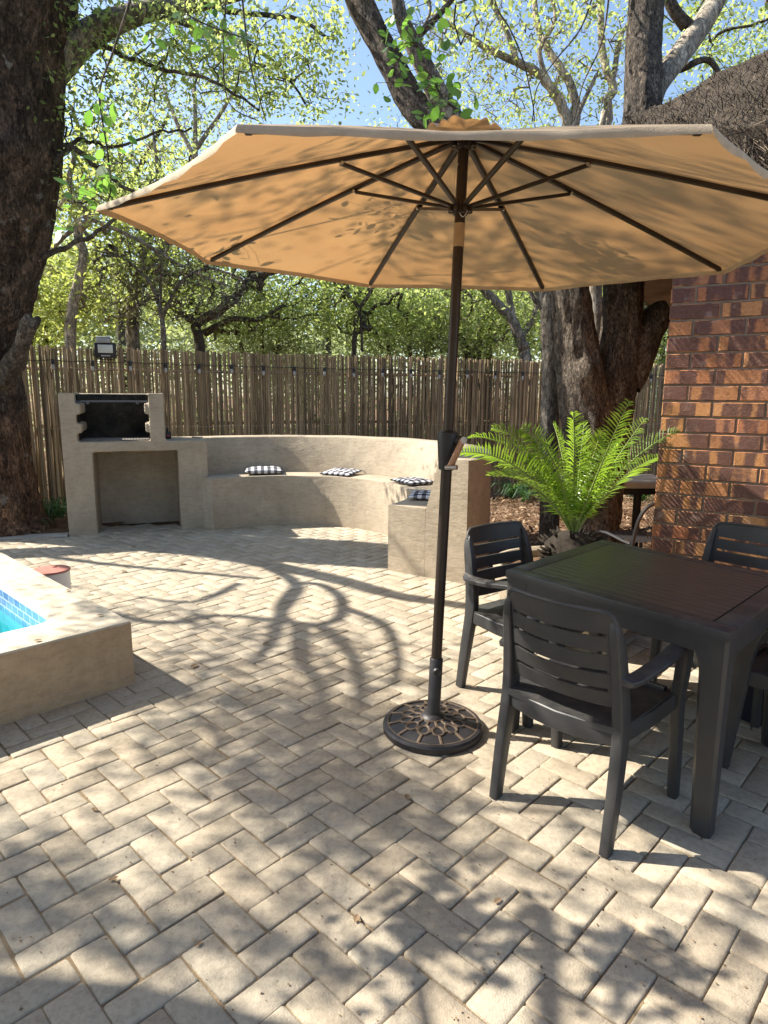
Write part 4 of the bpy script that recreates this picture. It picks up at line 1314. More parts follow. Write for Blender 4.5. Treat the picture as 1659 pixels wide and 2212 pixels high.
# --- taller trees further back
tall = [(-40, 15.5, 330, 190, 170, 'leaf_yellow', 'tall_yellow_tree', 'tall yellow green tree rising behind the left trunk', 150),
        (250, 16.5, 300, 190, 170, 'leaf_mid', 'tall_leafy_tree', 'tall leafy tree above the barbecue', 140),
        (430, 19, 400, 190, 160, 'leaf_yellow', 'tall_light_tree', 'tall light green tree above the left corner of the umbrella', 150),
        (700, 18, 430, 170, 220, 'leaf_mid', 'tall_middle_tree', 'tall green tree behind the middle of the umbrella', 150),
        (1010, 19, 330, 170, 140, 'leaf_yellow', 'tall_round_tree', 'fresh green tree showing above the umbrella near the vent', 150),
        (1180, 17.5, 470, 160, 170, 'leaf_mid', 'tall_shaded_tree', 'green tree behind the pale limbs right of the umbrella top', 130),
        (1620, 17.0, 180, 170, 150, 'leaf_mid', 'tall_roof_tree', 'dense green tree showing over the thatched roof', 170)]
for i, (x, Y, yc, rx, ry, mat, nm, lab, nn) in enumerate(tall):
    make_tree(nm, lab, 'tree', 60 + i, [stem(x, Y, yc, 10, 10), pxl([(x, yc + ry * .8), (x - rx * .3, yc + ry * .2), (x - rx * .5, yc - ry * .4)], Y, [6, 5, 3]),
              pxl([(x, yc + ry * .9), (x + rx * .3, yc + ry * .3), (x + rx * .6, yc - ry * .3)], Y, [6, 5, 3])],
              [gb(x, yc, Y, rx, ry, 2), gb(x, yc + ry, Y, rx * .8, ry * .6, 1)], nn, 30, .105, M['bark_thin'], M[mat], .34, GR)

# --- bare pale tree whose limbs fan out over the umbrella
make_tree('pale_limbed_tree', 'nearly bare tree with many pale limbs against the sky right of the umbrella top', 'tree', 80,
          [base0(*pxl([(1215, 800), (1220, 600), (1225, 420), (1230, 330), (1222, 250), (1190, 190), (1150, 150), (1060, 110), (1000, 70), (930, 30)], 13.0, [15, 14, 13, 12, 11, 9, 8, 6, 5, 3])),
           pxl([(1228, 330), (1245, 240), (1225, 170), (1185, 110), (1160, 50), (1150, -60)], [13, 13, 13, 13.2, 13.4, 13.6], [10, 9, 8, 7, 6, 4]),
           pxl([(1230, 340), (1310, 270), (1312, 215), (1325, 190), (1302, 120), (1298, 40), (1300, -60)], [13, 13.2, 13.2, 13.3, 13.4, 13.5, 13.7], [10, 9, 8, 8, 7, 6, 4]),
           pxl([(1320, 195), (1335, 110), (1350, 60), (1400, 10), (1440, -50)], 13.4, [6, 5, 4, 4, 3]), pxl([(1120, 140), (1095, 70), (1060, 0), (1050, -60)], 13, [6, 5, 4, 3]),
           pxl([(1190, 190), (1165, 110), (1200, 40), (1180, -30)], 13, [5, 5, 4, 3]), pxl([(1228, 300), (1270, 200), (1290, 160)], 12.8, [5, 4, 3])],
          [gb(1100, 60, 13, 150, 110, 1.2), gb(1250, 90, 13.3, 130, 130, 1.2), gb(1000, 130, 13, 110, 90, 1), gb(1330, 60, 13.6, 110, 110, .7), gb(1180, 210, 13.4, 150, 60, 1)], 300, 12, .085, M['bark_pale'], M['leaf_yellow'], .20, GR, along=0, jitter=.2)
make_tree('bare_twig_tree', 'fine twigged almost leafless tree against the sky above the barbecue', 'tree', 81,
          [stem(430, 14, 180, 8, -10), pxl([(425, 350), (380, 260), (350, 180)], 14, [5, 4, 2]), pxl([(425, 320), (480, 240), (520, 170)], 14, [5, 4, 2])],
          [gb(430, 210, 14, 150, 110, 1)], 200, 4, .075, M['bark_pale'], M['leaf_olive'], .16, GR, along=0, jitter=.22, k_r=.0032)

make_tree('tangled_bush', 'tangle of bare grey twigs above the barbecue below the umbrella edge', 'bush', 84,
          [base0(*pxl([(355, 760), (350, 690), (330, 620), (270, 560), (200, 540)], 9.9, [6, 5, 4, 3, 2])), pxl([(350, 690), (390, 610), (450, 580), (520, 600)], 9.9, [4, 3.5, 3, 2]), pxl([(345, 660), (350, 570), (380, 500)], 9.9, [4, 3, 2])],
          [gb(330, 560, 9.9, 150, 70, 2, .5), gb(430, 640, 10, 130, 60, 1.4, .5), gb(250, 640, 9.9, 100, 70, 1, .5)], 520, 2, .06, M['bark_grey'], M['leaf_olive'], .14, GR, along=0, jitter=.3, k_r=.0036, )
# --- far wood behind everything: one uncountable mass
g = np.random.default_rng(90); Cw = []
for _ in range(1900):
    x = g.uniform(-26, 26); Y = g.uniform(21, 32); h = 5.9 + 1.3 * math.sin(x * .35) + 1.0 * math.sin(x * .9 + 1)
    Cw.append((x, Y, g.uniform(.3, 1) ** .7 * h))
Cw = np.array(Cw)
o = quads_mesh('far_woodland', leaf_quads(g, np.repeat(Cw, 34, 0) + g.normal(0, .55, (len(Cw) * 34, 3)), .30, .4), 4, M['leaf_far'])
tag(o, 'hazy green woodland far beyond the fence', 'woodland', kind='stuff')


pts = np.c_[g.uniform(-13, 17, 1500), g.uniform(11.8, 21, 1500), g.uniform(.05, 1, 1500) ** .8 * 2.5]
o = quads_mesh('undergrowth', leaf_quads(g, np.repeat(pts, 22, 0) + g.normal(0, .28, (33000, 3)), .12, .4), 4, M['leaf_olive'])
tag(o, 'tangled grey green undergrowth just beyond the stick fence', 'undergrowth', kind='stuff')


# --- detailed trunks -------------------------------------------------------
def rough_trunk(mb, P, r, nseg=56, per=26, amp=.10, seed=0, fine=.035, knots=()):
    Q, rq = limb_of(P, r, per)
    Tn = np.gradient(Q, axis=0); Tn /= np.linalg.norm(Tn, axis=1)[:, None]
    u = np.array([1., 0, 0]); G = np.zeros((len(Q), nseg, 3)); L_ = np.concatenate([[0], np.cumsum(np.linalg.norm(np.diff(Q, axis=0), axis=1))])
    for i in range(len(Q)):
        u = u - Tn[i] * (u @ Tn[i]); u /= np.linalg.norm(u); w = np.cross(Tn[i], u)
        for j in range(nseg):
            a = 2 * math.pi * j / nseg; dr = np.cos(a) * u + np.sin(a) * w
            q = Vector((math.cos(a) * 1.3 + seed, math.sin(a) * 1.3, L_[i] * .9))
            f = 1 + amp * mnoise.noise(q * 1.2) + amp * .5 * mnoise.noise(q * 2.7)
            q2 = Vector((math.cos(a) * 5 + seed, math.sin(a) * 5, L_[i] * 4.0)); f += fine * (abs(mnoise.noise(q2)) + .6 * abs(mnoise.noise(q2 * 2.2)))
            p = Q[i] + dr * rq[i] * f
            for kp, kr, kh in knots:
                d = np.linalg.norm(p - kp); p = p + dr * kh * math.exp(-(d / kr) ** 2)
            G[i, j] = p
    mb.grid(G, closed=True)
    c = Q[-1]; n0 = mb.n - nseg
    mb.add([c + Tn[-1] * rq[-1] * .15], [])
    mb.F += [(n0 + j, n0 + (j + 1) % nseg, mb.n - 1) for j in range(nseg)]; mb.mi += [0] * nseg


lt = np.array([-4.5, 7.15, 0]); ltree = empty('old_tree', tuple(lt), 0, 'huge old dark barked tree at the left edge of the patio', 'tree')
g = np.random.default_rng(100)
mb = MB()
def edge(px, py, Y, rad_): return at(px, py, Y) + np.array([-rad_, 0, 0])
TP = [edge(86, 1160, 7.1, .52) * np.array([1, 1, 0]) + np.array([0, 0, -.05]), edge(70, 1110, 7.1, .47), edge(54, 990, 7.1, .44), edge(38, 870, 7.1, .42), edge(26, 775, 7.1, .42), edge(36, 700, 7.05, .44), edge(66, 600, 7.0, .46), edge(98, 480, 6.95, .47), edge(112, 370, 6.9, .46), edge(121, 250, 6.85, .46), edge(130, 120, 6.8, .47), edge(146, 0, 6.75, .5), edge(160, -120, 6.7, .5), edge(150, -260, 6.6, .42)]
TR = [.62, .49, .45, .43, .42, .44, .46, .47, .46, .46, .47, .49, .46, .36]
rough_trunk(mb, TP, TR, 110, 22, .10, 3, .075, [(at(70, 1010, 6.7), .10, .06), (at(40, 330, 6.5), .16, .06), (at(95, 560, 6.6), .14, .05)])
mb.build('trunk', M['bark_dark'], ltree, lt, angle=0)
mb = MB(); P, r = pxl([(0, 850), (25, 790), (45, 750), (58, 700), (62, 680)], [7.15, 6.8, 6.66, 6.6, 6.58], [26, 20, 15, 14, 7]); rough_trunk(mb, P, r, 28, 8, .22, 9, .1)
P, r = pxl([(40, 790), (52, 745), (68, 712), (80, 692), (84, 684)], [6.9, 6.7, 6.6, 6.56, 6.55], [14, 12, 10, 8, 3]); rough_trunk(mb, P, r, 22, 8, .2, 14, .1)
mb.build('broken_stub', M['bark_red'], ltree, lt, angle=0)
mb = MB(); P, r = pxl([(60, 200), (120, 140), (180, 85), (250, 45), (330, 22), (430, 8), (540, -20), (660, -60)], [6.9, 6.95, 7, 7.05, 7.1, 7.2, 7.3, 7.4], [40, 34, 27, 22, 17, 13, 10, 7]); rough_trunk(mb, P, r, 28, 8, .1, 5, .03)
limbA = limb_of(P, r); mb.build('limb', M['bark_grey'], ltree, lt, angle=0)
lim = []
for pts, Ys, rs in (([(110, 330), (170, 300), (240, 320), (330, 290), (420, 280)], 7.0, [4.5, 4, 3, 2.5, 2]), ([(90, 560), (150, 530), (210, 500), (280, 460), (380, 455)], 7.0, [6, 5, 4, 3, 2]),
                    ([(105, 370), (150, 320), (210, 360), (260, 400), (330, 440)], 6.9, [7, 6, 5, 4, 3]), ([(180, 85), (260, 120), (360, 150), (470, 180), (560, 240)], [7, 6.9, 6.8, 6.7, 6.6], [6, 4.5, 3.5, 3, 2]),
                    ([(330, 22), (420, 60), (520, 90), (600, 140), (660, 220)], 7.1, [6, 5, 4, 3, 2]), ([(430, 8), (540, 30), (640, 40), (720, 90)], 7.2, [6, 5, 4, 3]),
                    ([(140, -40), (300, -60), (460, -80), (640, -90), (800, -110)], [6.6, 6.4, 6.2, 6.0, 5.8], [24, 20, 16, 12, 9])):
    P, r = pxl(pts, Ys, rs); Q = limb_of(P, r); lim.append(Q); mb = MB(); mb.tube(Q[0] + g.normal(0, .012, Q[0].shape), Q[1], 8); mb.build('limb', M['bark_thin'], ltree, lt, angle=0)
C, tw = subtree_tree(g, [limbA] + lim, [gb(330, 70, 7.0, 190, 90, 2, .8), gb(560, 90, 7.0, 170, 100, 1.8, .8), gb(230, 230, 7.0, 110, 90, .9, .6), gb(250, 400, 7.2, 120, 60, .6, .5), gb(480, 170, 6.8, 170, 70, 1.1, .6), gb(700, 130, 7, 70, 110, .5, .5)], 330, .14, .0030, .0022)
mb = MB()
for P, rd in tw: mb.tube(P, rd, 4, cap=False)
crown_mesh(mb, leaves(g, C, 19, .14, .060, .3, tw, 3), M['bark_thin'], M['leaf_mid'], ltree, lt)


def hanging(stem_px, Ys, clusters, size, nm='hanging_twig', rpx=3):
    mb = MB(); P, r = pxl(stem_px, Ys, rpx); Q, rq = limb_of(P, np.linspace(r[0], r[-1] * .5, len(r))); mb.tube(Q, rq, 6)
    tw_ = mb.build(nm, M['bark_thin'], ltree, lt, angle=0)
    L_ = []
    for (x, y, n_, sx, sy) in clusters:
        for _ in range(int(n_ * 1.6)):
            Yv = np.interp(y, [p[1] for p in stem_px], Ys) if not np.isscalar(Ys) else Ys
            L_.append(at(x + g.normal(0, sx), y + g.normal(0, sy), Yv + g.normal(0, .12)))
    if L_:
        mb2 = MB()
        L_ = np.array(L_)
        quads_mesh('leaves', big_leaves(g, L_, size), 8, M['leaf_big'], tw_, lt)
        for p in L_:
            q = Q[np.argmin(np.linalg.norm(Q - p, axis=1))]; mb2.tube([q, (q + p) / 2 + (0, 0, .02), p], .0015, 3, cap=False)
        mb2.build('stalk', M['bark_thin'], tw_, lt, angle=0)


hanging([(300, -60), (275, 20), (245, 110), (215, 200), (228, 300), (240, 400), (225, 460)], [3.5, 3.5, 3.5, 3.5, 3.5, 3.5, 3.5], [(225, 240, 7, 22, 25), (240, 330, 8, 24, 35), (225, 400, 8, 22, 25), (160, 420, 5, 20, 20), (135, 490, 4, 12, 18)], .070, rpx=2.5)
hanging([(420, -60), (400, 20), (450, 55), (520, 80), (560, 100)], [3.6, 3.6, 3.6, 3.6, 3.6], [(410, 60, 10, 45, 15), (500, 85, 10, 40, 14), (450, 20, 6, 50, 14)], .062, rpx=2)
hanging([(900, -70), (930, 20), (900, 90), (930, 160), (960, 215), (1000, 245)], [3.9, 3.9, 3.8, 3.7, 3.6, 3.6], [(865, 60, 12, 25, 30), (900, 110, 12, 35, 30), (850, 160, 7, 25, 30), (935, 175, 12, 25, 25), (985, 215, 12, 30, 18), (930, 250, 6, 40, 8), (940, 60, 8, 25, 40)], .066, rpx=3)
hanging([(490, -40), (485, 60), (483, 160), (500, 230), (560, 262)], 4.2, [(485, 40, 2, 8, 20)], .05, rpx=2)
hanging([(520, -40), (530, 60), (545, 160), (575, 262)], 4.4, [], .05, rpx=2.4)
hanging([(1060, -40), (1075, 20), (1100, 60), (1130, 130), (1150, 220), (1155, 262)], 6.2, [], .05, rpx=2)
hanging([(1290, -40), (1255, 60), (1200, 130), (1160, 190), (1150, 262)], 6.4, [], .05, rpx=2)
hanging([(1320, -40), (1300, 90), (1260, 180), (1240, 262)], 6.4, [], .05, rpx=2)

# --- big right hand tree: two fused stems, stub, tall upper trunks
rt = np.array([1.80, 5.55, 0]); rtree = empty('twin_trunk_tree', tuple(rt), 0, 'large twin trunked tree with dark furrowed bark behind the cycad', 'tree')
mb = MB(); YR = 5.55
def rtk(pts, Ys, rs, seed, n_=60, amp=.13, fine=.12, kn=()):
    P, r = pxl(pts, Ys, rs); rough_trunk(mb, P, r, n_, 18, amp, seed, fine, kn)
b0 = at(1283, 1200, YR); b0[2] = -.1
P, r = pxl([(1283, 1130), (1280, 1000), (1270, 900), (1252, 800), (1240, 700), (1230, 620), (1200, 500), (1120, 400), (1010, 310), (905, 240), (840, 130), (775, 0), (730, -120)], [YR, YR, YR, YR, YR, YR, YR + .1, YR + .25, YR + .4, YR + .5, YR + .6, YR + .7, YR + .8], [50, 49, 50, 45, 38, 36, 34, 36, 31, 27, 24, 24, 20])
rough_trunk(mb, [b0] + P, [.30] + r, 72, 20, .13, 2, .14, [(at(1210, 905, YR - .2), .06, .07), (at(1228, 745, YR - .2), .07, .05), (at(1275, 800, YR - .2), .12, .06)])
rtk([(1300, 1130), (1310, 1000), (1316, 900), (1332, 800), (1344, 700), (1348, 610), (1355, 480), (1375, 340), (1385, 250), (1388, 120), (1395, 0), (1400, -120)], [YR + .04, YR + .04, YR + .06, YR + .1, YR + .1, YR + .1, YR + .2, YR + .3, YR + .4, YR + .5, YR + .6, YR + .7], [34, 38, 43, 43, 39, 38, 36, 35, 34, 32, 31, 28], 6)
rtk([(1345, 830), (1375, 770), (1398, 720), (1415, 690), (1432, 672), (1440, 668)], YR + .1, [40, 36, 32, 32, 26, 14], 8, 36, .2, .1)
mb.build('trunk', M['bark_red'], rtree, rt, angle=0)
mb = MB()
rtk([(1385, 300), (1402, 245), (1420, 185), (1460, 130), (1505, 70), (1545, 5), (1580, -80)], [YR + .4, YR + .5, YR + .6, YR + .8, YR + 1, YR + 1.2, YR + 1.4], [20, 20, 21, 21, 20, 18, 15], 4, 28, .08, .02)
limbR = pxl([(1420, 185), (1460, 130), (1505, 70), (1545, 5)], [YR + .6, YR + .8, YR + 1, YR + 1.2], [20, 20, 20, 18])
mb.build('limb', M['bark_pale'], rtree, rt, angle=0)
mb = MB()
rtk([(1000, 300), (965, 240), (925, 160), (890, 90), (865, 30), (850, -60)], [YR + .4, YR + .4, YR + .3, YR + .3, YR + .3, YR + .3], [24, 22, 19, 16, 13, 10], 12, 24, .1, .03)
mb.build('limb', M['bark_grey'], rtree, rt, angle=0)
lim = [limb_of(*pxl([(1505, 70), (1460, 20), (1440, -40)], YR + 1, [10, 8, 6])), limb_of(*pxl([(1470, 150), (1530, 130), (1570, 190)], YR + 1, [7, 6, 4])), limb_of(*pxl([(1545, 5), (1600, -30), (1650, -60)], YR + 1.2, [8, 6, 4])), limb_of(*pxl([(1395, 0), (1330, -60), (1260, -90)], YR + .6, [9, 7, 5])),
       limb_of(*pxl([(775, 0), (700, -50), (650, -70)], YR + .7, [9, 7, 5])), limb_of(*pxl([(890, 90), (950, 30), (1000, -30)], YR + .3, [8, 6, 4])),
       limb_of(*pxl([(1480, 60), (1450, 20), (1430, -30)], YR + 1, [9, 8, 7]))]
for Q, rq in lim: mb = MB(); mb.tube(Q, rq, 8); mb.build('limb', M['bark_thin'], rtree, rt, angle=0)
mb = MB()
C, tw = subtree_tree(g, lim, [gb(1600, 40, 7.4, 120, 90, 1.6, .7), gb(1480, 20, 7.2, 120, 90, .8, .7), gb(1250, -60, 6.4, 200, 70, 1, .8), gb(700, -40, 6.4, 110, 90, .8, .7), gb(960, 20, 6.2, 120, 80, .8, .6)], 170, .14, .003, .0022)
for P, rd in tw: mb.tube(P, rd, 4, cap=False)
crown_mesh(mb, leaves(g, C, 16, .15, .062, .3, tw, 2), M['bark_thin'], M['leaf_mid'], rtree, rt)

gt0 = at(1186, 1160, 6.1); gt0[2] = 0; gtree = empty('slim_grey_tree', tuple(gt0), 0, 'slim pale grey trunk standing at the left side of the twin trunks', 'tree')
mb = MB(); P, r = pxl([(1188, 1100), (1186, 1000), (1188, 900), (1190, 800), (1188, 700), (1184, 640), (1178, 540), (1150, 400), (1130, 300)], 6.1, [21, 20, 19, 18, 18, 17, 15, 12, 8]); rough_trunk(mb, [gt0 - (0, 0, .08)] + P, [.10] + r, 28, 9, .1, 15, .04)
mb.build('trunk', M['bark_grey'], gtree, gt0, angle=0)
mb = MB(); mb.tube(limb_of(*pxl([(1186, 700), (1165, 660), (1150, 640), (1120, 560)], 6.1, [7, 6, 5, 3]))[0], .02, 8); mb.build('limb', M['bark_grey'], gtree, gt0, angle=0)
wt0 = at(1290, 1100, 7.4); wt0[2] = 0; wtree = empty('white_tree', tuple(wt0), 0, 'white barked trunk glimpsed between the two dark trunks', 'tree')
mb = MB(); P, r = pxl([(1292, 900), (1288, 720), (1286, 620), (1280, 480), (1290, 350), (1305, 240)], 7.4, [14, 13, 13, 11, 8, 5]); rough_trunk(mb, [wt0 - (0, 0, .08)] + P, [.08] + r, 20, 8, .08, 18, .02)
mb.build('trunk', M['bark_pale'], wtree, wt0, angle=0)

# --- shade trees out of frame to the left: they throw the dappled light on the paving
sh0 = np.array([-9.2, 6.6, 0]); shade = empty('shade_tree', tuple(sh0), 0, 'spreading tree outside the left edge that dapples the paving', 'tree')
g = np.random.default_rng(120)
SH = []
def shadow_limb(px, h, rad_):
    hs = [h] * len(px) if np.isscalar(h) else h
    P = [above(ground(x, y), hh) for (x, y), hh in zip(px, hs)]
    SH.append(limb_of(P, np.linspace(rad_[0], rad_[1], len(P))))
shadow_limb([(330, 1182), (500, 1205), (700, 1245), (850, 1285), (1010, 1310)], [4.2, 4.2, 4.1, 4.0, 3.9], (.13, .07))
shadow_limb([(560, 1215), (640, 1262), (610, 1320), (590, 1380), (560, 1420)], 4.0, (.05, .03))
shadow_limb([(640, 1262), (690, 1262), (735, 1290), (735, 1330), (690, 1350), (630, 1345), (605, 1310), (640, 1265)], 3.9, (.04, .03))
shadow_limb([(650, 1345), (650, 1420), (690, 1480), (700, 1560)], 4.0, (.05, .025))
shadow_limb([(690, 1350), (750, 1400), (775, 1460), (780, 1530)], 4.0, (.045, .025))
shadow_limb([(735, 1310), (830, 1350), (860, 1420), (850, 1480)], 4.0, (.04, .02))
shadow_limb([(20, 1190), (200, 1215), (400, 1235), (560, 1250)], 4.4, (.05, .03))
shadow_limb([(0, 1290), (150, 1300), (330, 1345), (480, 1330), (640, 1345)], 4.4, (.045, .03))
shadow_limb([(520, 1260), (420, 1300), (300, 1290)], 4.3, (.035, .02))
shadow_limb([(620, 1180), (800, 1200), (1000, 1215)], 4.6, (.05, .03))
shadow_limb([(880, 2000), (920, 1930), (960, 1990), (1010, 2060), (1100, 2120)], 2.25, (.016, .008))
shadow_limb([(1100, 2000), (1250, 2040), (1380, 2110), (1450, 2080)], 2.25, (.014, .006))
mb = MB()
rough_trunk(mb, [sh0 - (0, 0, .1), sh0 + (.1, 0, 1.2), sh0 + (.4, .1, 2.6), sh0 + (1.2, .1, 3.6), SH[0][0][0]], [.42, .34, .30, .24, .14], 28, 8, .1, 30, .04)
for Q, rq in SH: mb.tube(Q, rq, 8)
for tgt in (SH[6][0][0], SH[7][0][0]): mb.tube(limb_of([sh0 + (.4, .1, 2.6), (sh0 + (.4, .1, 2.6)) * .5 + tgt * .5 + (0, 0, .5), tgt], [.14, .09, .05])[0], np.linspace(.14, .05, 11), 8)
mb.tube(limb_of([sh0 + (.4, .1, 2.6), np.array([-8.6, 2.6, 4.6]), np.array([-6.6, .9, 4.9]), np.array([-4.2, 1.2, 4.3]), SH[10][0][0]], [.16, .12, .07, .035, .012])[0], np.linspace(.12, .012, 21), 8)
mb.tube(limb_of([np.array([-4.2, 1.2, 4.3]), SH[11][0][0] + (-.5, .1, .6), SH[11][0][0]], [.04, .03, .014])[0], np.linspace(.04, .014, 11), 8)
mb.build('trunk', M['bark_grey'], shade, sh0, angle=0)
# leaf clumps placed where the photo shows broken shade: (x, y, spread px x, spread px y, clumps, height low, high)
PATCH = [(720, 1590, 110, 35, 50, 4.2, 6), (500, 1530, 110, 32, 38, 4.2, 6), (390, 1450, 50, 20, 14, 4, 6), (860, 1760, 80, 28, 22, 4, 6), (640, 1715, 90, 30, 30, 4, 6), (760, 1680, 80, 30, 10, 4, 6),
         (90, 1930, 90, 32, 24, 4, 6), (30, 2000, 50, 30, 9, 4, 6), (270, 2040, 80, 25, 7, 4, 6), (600, 1885, 60, 25, 5, 4, 6), (460, 2060, 80, 25, 8, 4, 6), (720, 2080, 80, 35, 9, 3.5, 5.5),
         (300, 1650, 120, 22, 8, 4, 6), (60, 1800, 60, 25, 5, 4, 6), (760, 1820, 60, 30, 7, 4, 6), (420, 1350, 90, 25, 9, 4.2, 6), (620, 1400, 100, 35, 30, 4.2, 6), (780, 1480, 70, 40, 14, 4.2, 6), (250, 1310, 90, 20, 4, 4.5, 6),
         (1150, 1740, 100, 25, 6, 3.6, 5.5), (900, 1840, 50, 20, 3, 3.6, 5), (80, 1260, 70, 25, 5, 4.4, 6), (140, 1380, 90, 20, 5, 4.4, 6), (700, 1200, 150, 20, 9, 4.6, 6.5), (920, 1230, 60, 15, 4, 4.6, 6),
         (930, 1400, 40, 40, 4, 4, 6), (1560, 1950, 60, 40, 4, 3, 5), (1620, 2080, 30, 60, 4, 3, 5), (300, 1790, 70, 22, 4, 4, 6), (480, 1640, 60, 25, 6, 4, 6), (1180, 1900, 70, 25, 3, 3.4, 5)]
Cs = []
for x, y, sx, sy, n_, h0, h1 in PATCH:
    for _ in range(max(1, int(n_ * .78))):
        yy = max(1150, y + g.normal(0, sy)); Cs.append(above(ground(x + g.normal(0, sx), yy), g.uniform(h0, h1)))
for _ in range(60):                                           # rest of the crown, west of the patio
    h_ = g.uniform(4.6, 7.2); Cs.append(np.array([g.uniform(-11, -3.4) - h_, g.uniform(2.2, 9.5), h_]))
for _ in range(170):                                            # boughs that mottle the umbrella cloth
    a, q_ = g.uniform(0, 6.28), 1.3 * g.uniform(0, 1) ** .5
    q = UC + np.array([q_ * math.cos(a), q_ * math.sin(a), .15])
    if q[1] > 1.95 and g.uniform() < .30 + .68 / (1 + math.exp(-(q[0] - .15) / .22)): Cs.append(q - TRAVEL * g.uniform(4.2, 7.5))
Cs = np.array(Cs)
P0 = np.vstack([q[0] for q in SH[:10]] + [np.array([[-8.6, 2.6, 4.6], [-6.6, .9, 4.9], [-4.2, 1.2, 4.3], [-7.6, 1.7, 4.8], [-5.4, 1.0, 4.6]])])
arr = list(P0); tw = []
for c in Cs[np.argsort([np.linalg.norm(P0 - c, axis=1).min() for c in Cs])]:
    a = arr[int(np.argmin(np.linalg.norm(np.array(arr) - c, axis=1)))]; L_ = np.linalg.norm(c - a)
    tw.append((np.array([a, a * .66 + c * .34 + g.normal(0, .1 * L_, 3), a * .33 + c * .67 + g.normal(0, .1 * L_, 3), c]), np.array([.012, .010, .008, .005]))); arr.append(c)
mb = MB()
for P, rd in tw: mb.tube(P, rd, 4, cap=False)
Vl = leaves(g, Cs, 25, .16, .066, .5, tw, 1)
# crisp low sprays whose leaves read singly in the shadow at the bottom right
lowc = []
for (x, y, sx, sy, n_) in ((960, 1945, 42, 40, 44), (1000, 2000, 60, 30, 34), (930, 2030, 40, 30, 22), (1120, 2080, 70, 30, 26), (1370, 2050, 40, 30, 40), (1330, 2130, 50, 25, 26), (1450, 2105, 50, 35, 26), (820, 2070, 60, 40, 12)):
    for _ in range(n_): lowc.append(above(ground(x + g.normal(0, sx), y + g.normal(0, sy)), g.uniform(2.0, 2.5)))
lowc = np.array(lowc)
Vl = np.vstack([Vl, leaf_quads(g, np.repeat(lowc, 2, 0) + g.normal(0, .03, (len(lowc) * 2, 3)), .062, .9, .6)])
crown_mesh(mb, Vl, M['bark_thin'], M['leaf_mid'], shade, sh0)

# --- thatched shelter out of frame to the left: its eave shades the bottom left corner
sx0 = np.array([-4.6, .1, 0]); lapa = empty('thatched_shelter', tuple(sx0), 0, 'open thatched shelter on posts outside the left edge, roof stretched behind the camera to cut sky light', 'shelter')
ea = [above(ground(0, 2098), 2.45)[:2], above(ground(300, 2128), 2.45)[:2], above(ground(640, 2212), 2.45)[:2]]
mb = MB(); edge_pts = [np.array([-7.0, ea[0][1] + .15]), ea[0], ea[1], ea[2], np.array([ea[2][0] + .25, -.35]), np.array([2.6, -.45]), np.array([2.6, -3.6]), np.array([-7.0, -3.6])]  # unseen roof stretch behind the camera, added to dim ambient light on the foreground
E_ = np.vstack([np.array([a * (1 - t) + b * t for t in np.linspace(0, 1, 8, endpoint=False)]) for a, b in zip(edge_pts, edge_pts[1:] + edge_pts[:1])] + [edge_pts[0]]); ap = np.array([-3.6, -1.6, 4.2])
G = np.zeros((10, len(E_), 3))
for i in range(10):
    f = i / 9
    for j, p in enumerate(E_): G[i, j] = np.array(lump(tuple(np.array([*p, 2.55]) * (1 - f) + ap * f), .03))
mb.grid(G[:, ::-1]); mb.grid(np.stack([np.c_[E_, np.full(len(E_), 2.45)], G[0]])); mb.grid(np.stack([np.c_[E_, np.full(len(E_), 2.45)], np.c_[E_ * .96 + ap[:2] * .04, np.full(len(E_), 2.5)]])[::-1])
mb.build('thatched_roof', M['thatch'], lapa, sx0)
for x, y in ((-6.6, 1.5), (2.3, -3.2), (-6.6, -3.2), (-4.3, 1.4), (2.3, -.7)):
    mb = MB(); mb.tube([(x, y, -.05), (x + .01, y, 1.3), (x, y, 2.75)], .075, 12); mb.build('post', M['bark_thin'], lapa, sx0)

# ------------------------------------------------------------------ cycad in its ring
cy = np.array([1.205, 4.06, 0]); CSC = 4.06 / 4.9
ring = empty('bowl_planter', (cy[0], cy[1], 0), 0, 'wide round plastered bowl planter holding the cycad', 'planter')
mb = MB(); mb.lathe([(.30, 0), (.40, .10), (.47, .26), (.50, .42), (.50, .445), (.47, .45), (.44, .43), (.42, .36)], 48); mb.build('bowl', M['plaster'], ring)
mb = MB(); mb.lathe([(.43, .35), (.43, .385), (.3, .40), (.1, .41), (.01, .41)], 40); mb.build('planter_soil', M['soil'], ring)
cyc = empty('cycad', (cy[0], cy[1], .405), 0, 'bright green cycad with arching feather fronds in front of the twin trunks', 'cycad')
mb = MB(); mb.lathe([(.14, -.02), (.17, .06), (.165, .16), (.12, .22), (.04, .245)], 24); sv = mb.V[0]
mb.V[0] = sv * (1 + .12 * np.array([[mnoise.noise(Vector(v * 22))] for v in sv]))
g = np.random.default_rng(130)
for _ in range(130):
    a = g.uniform(0, 6.28); z = g.uniform(.02, .22); r_ = .16 if z < .16 else .16 - (z - .16) * 1.2
    d = np.array([math.cos(a), math.sin(a), .5 + z * 2]); d /= np.linalg.norm(d); p = np.array([r_ * math.cos(a), r_ * math.sin(a), z])
    mb.tube([p, p + d * g.uniform(.03, .09)], [.012, .006], 5)
mb.build('stump', M['cycad_stem'], cyc, angle=0)
C0 = np.array([cy[0], cy[1], .62])
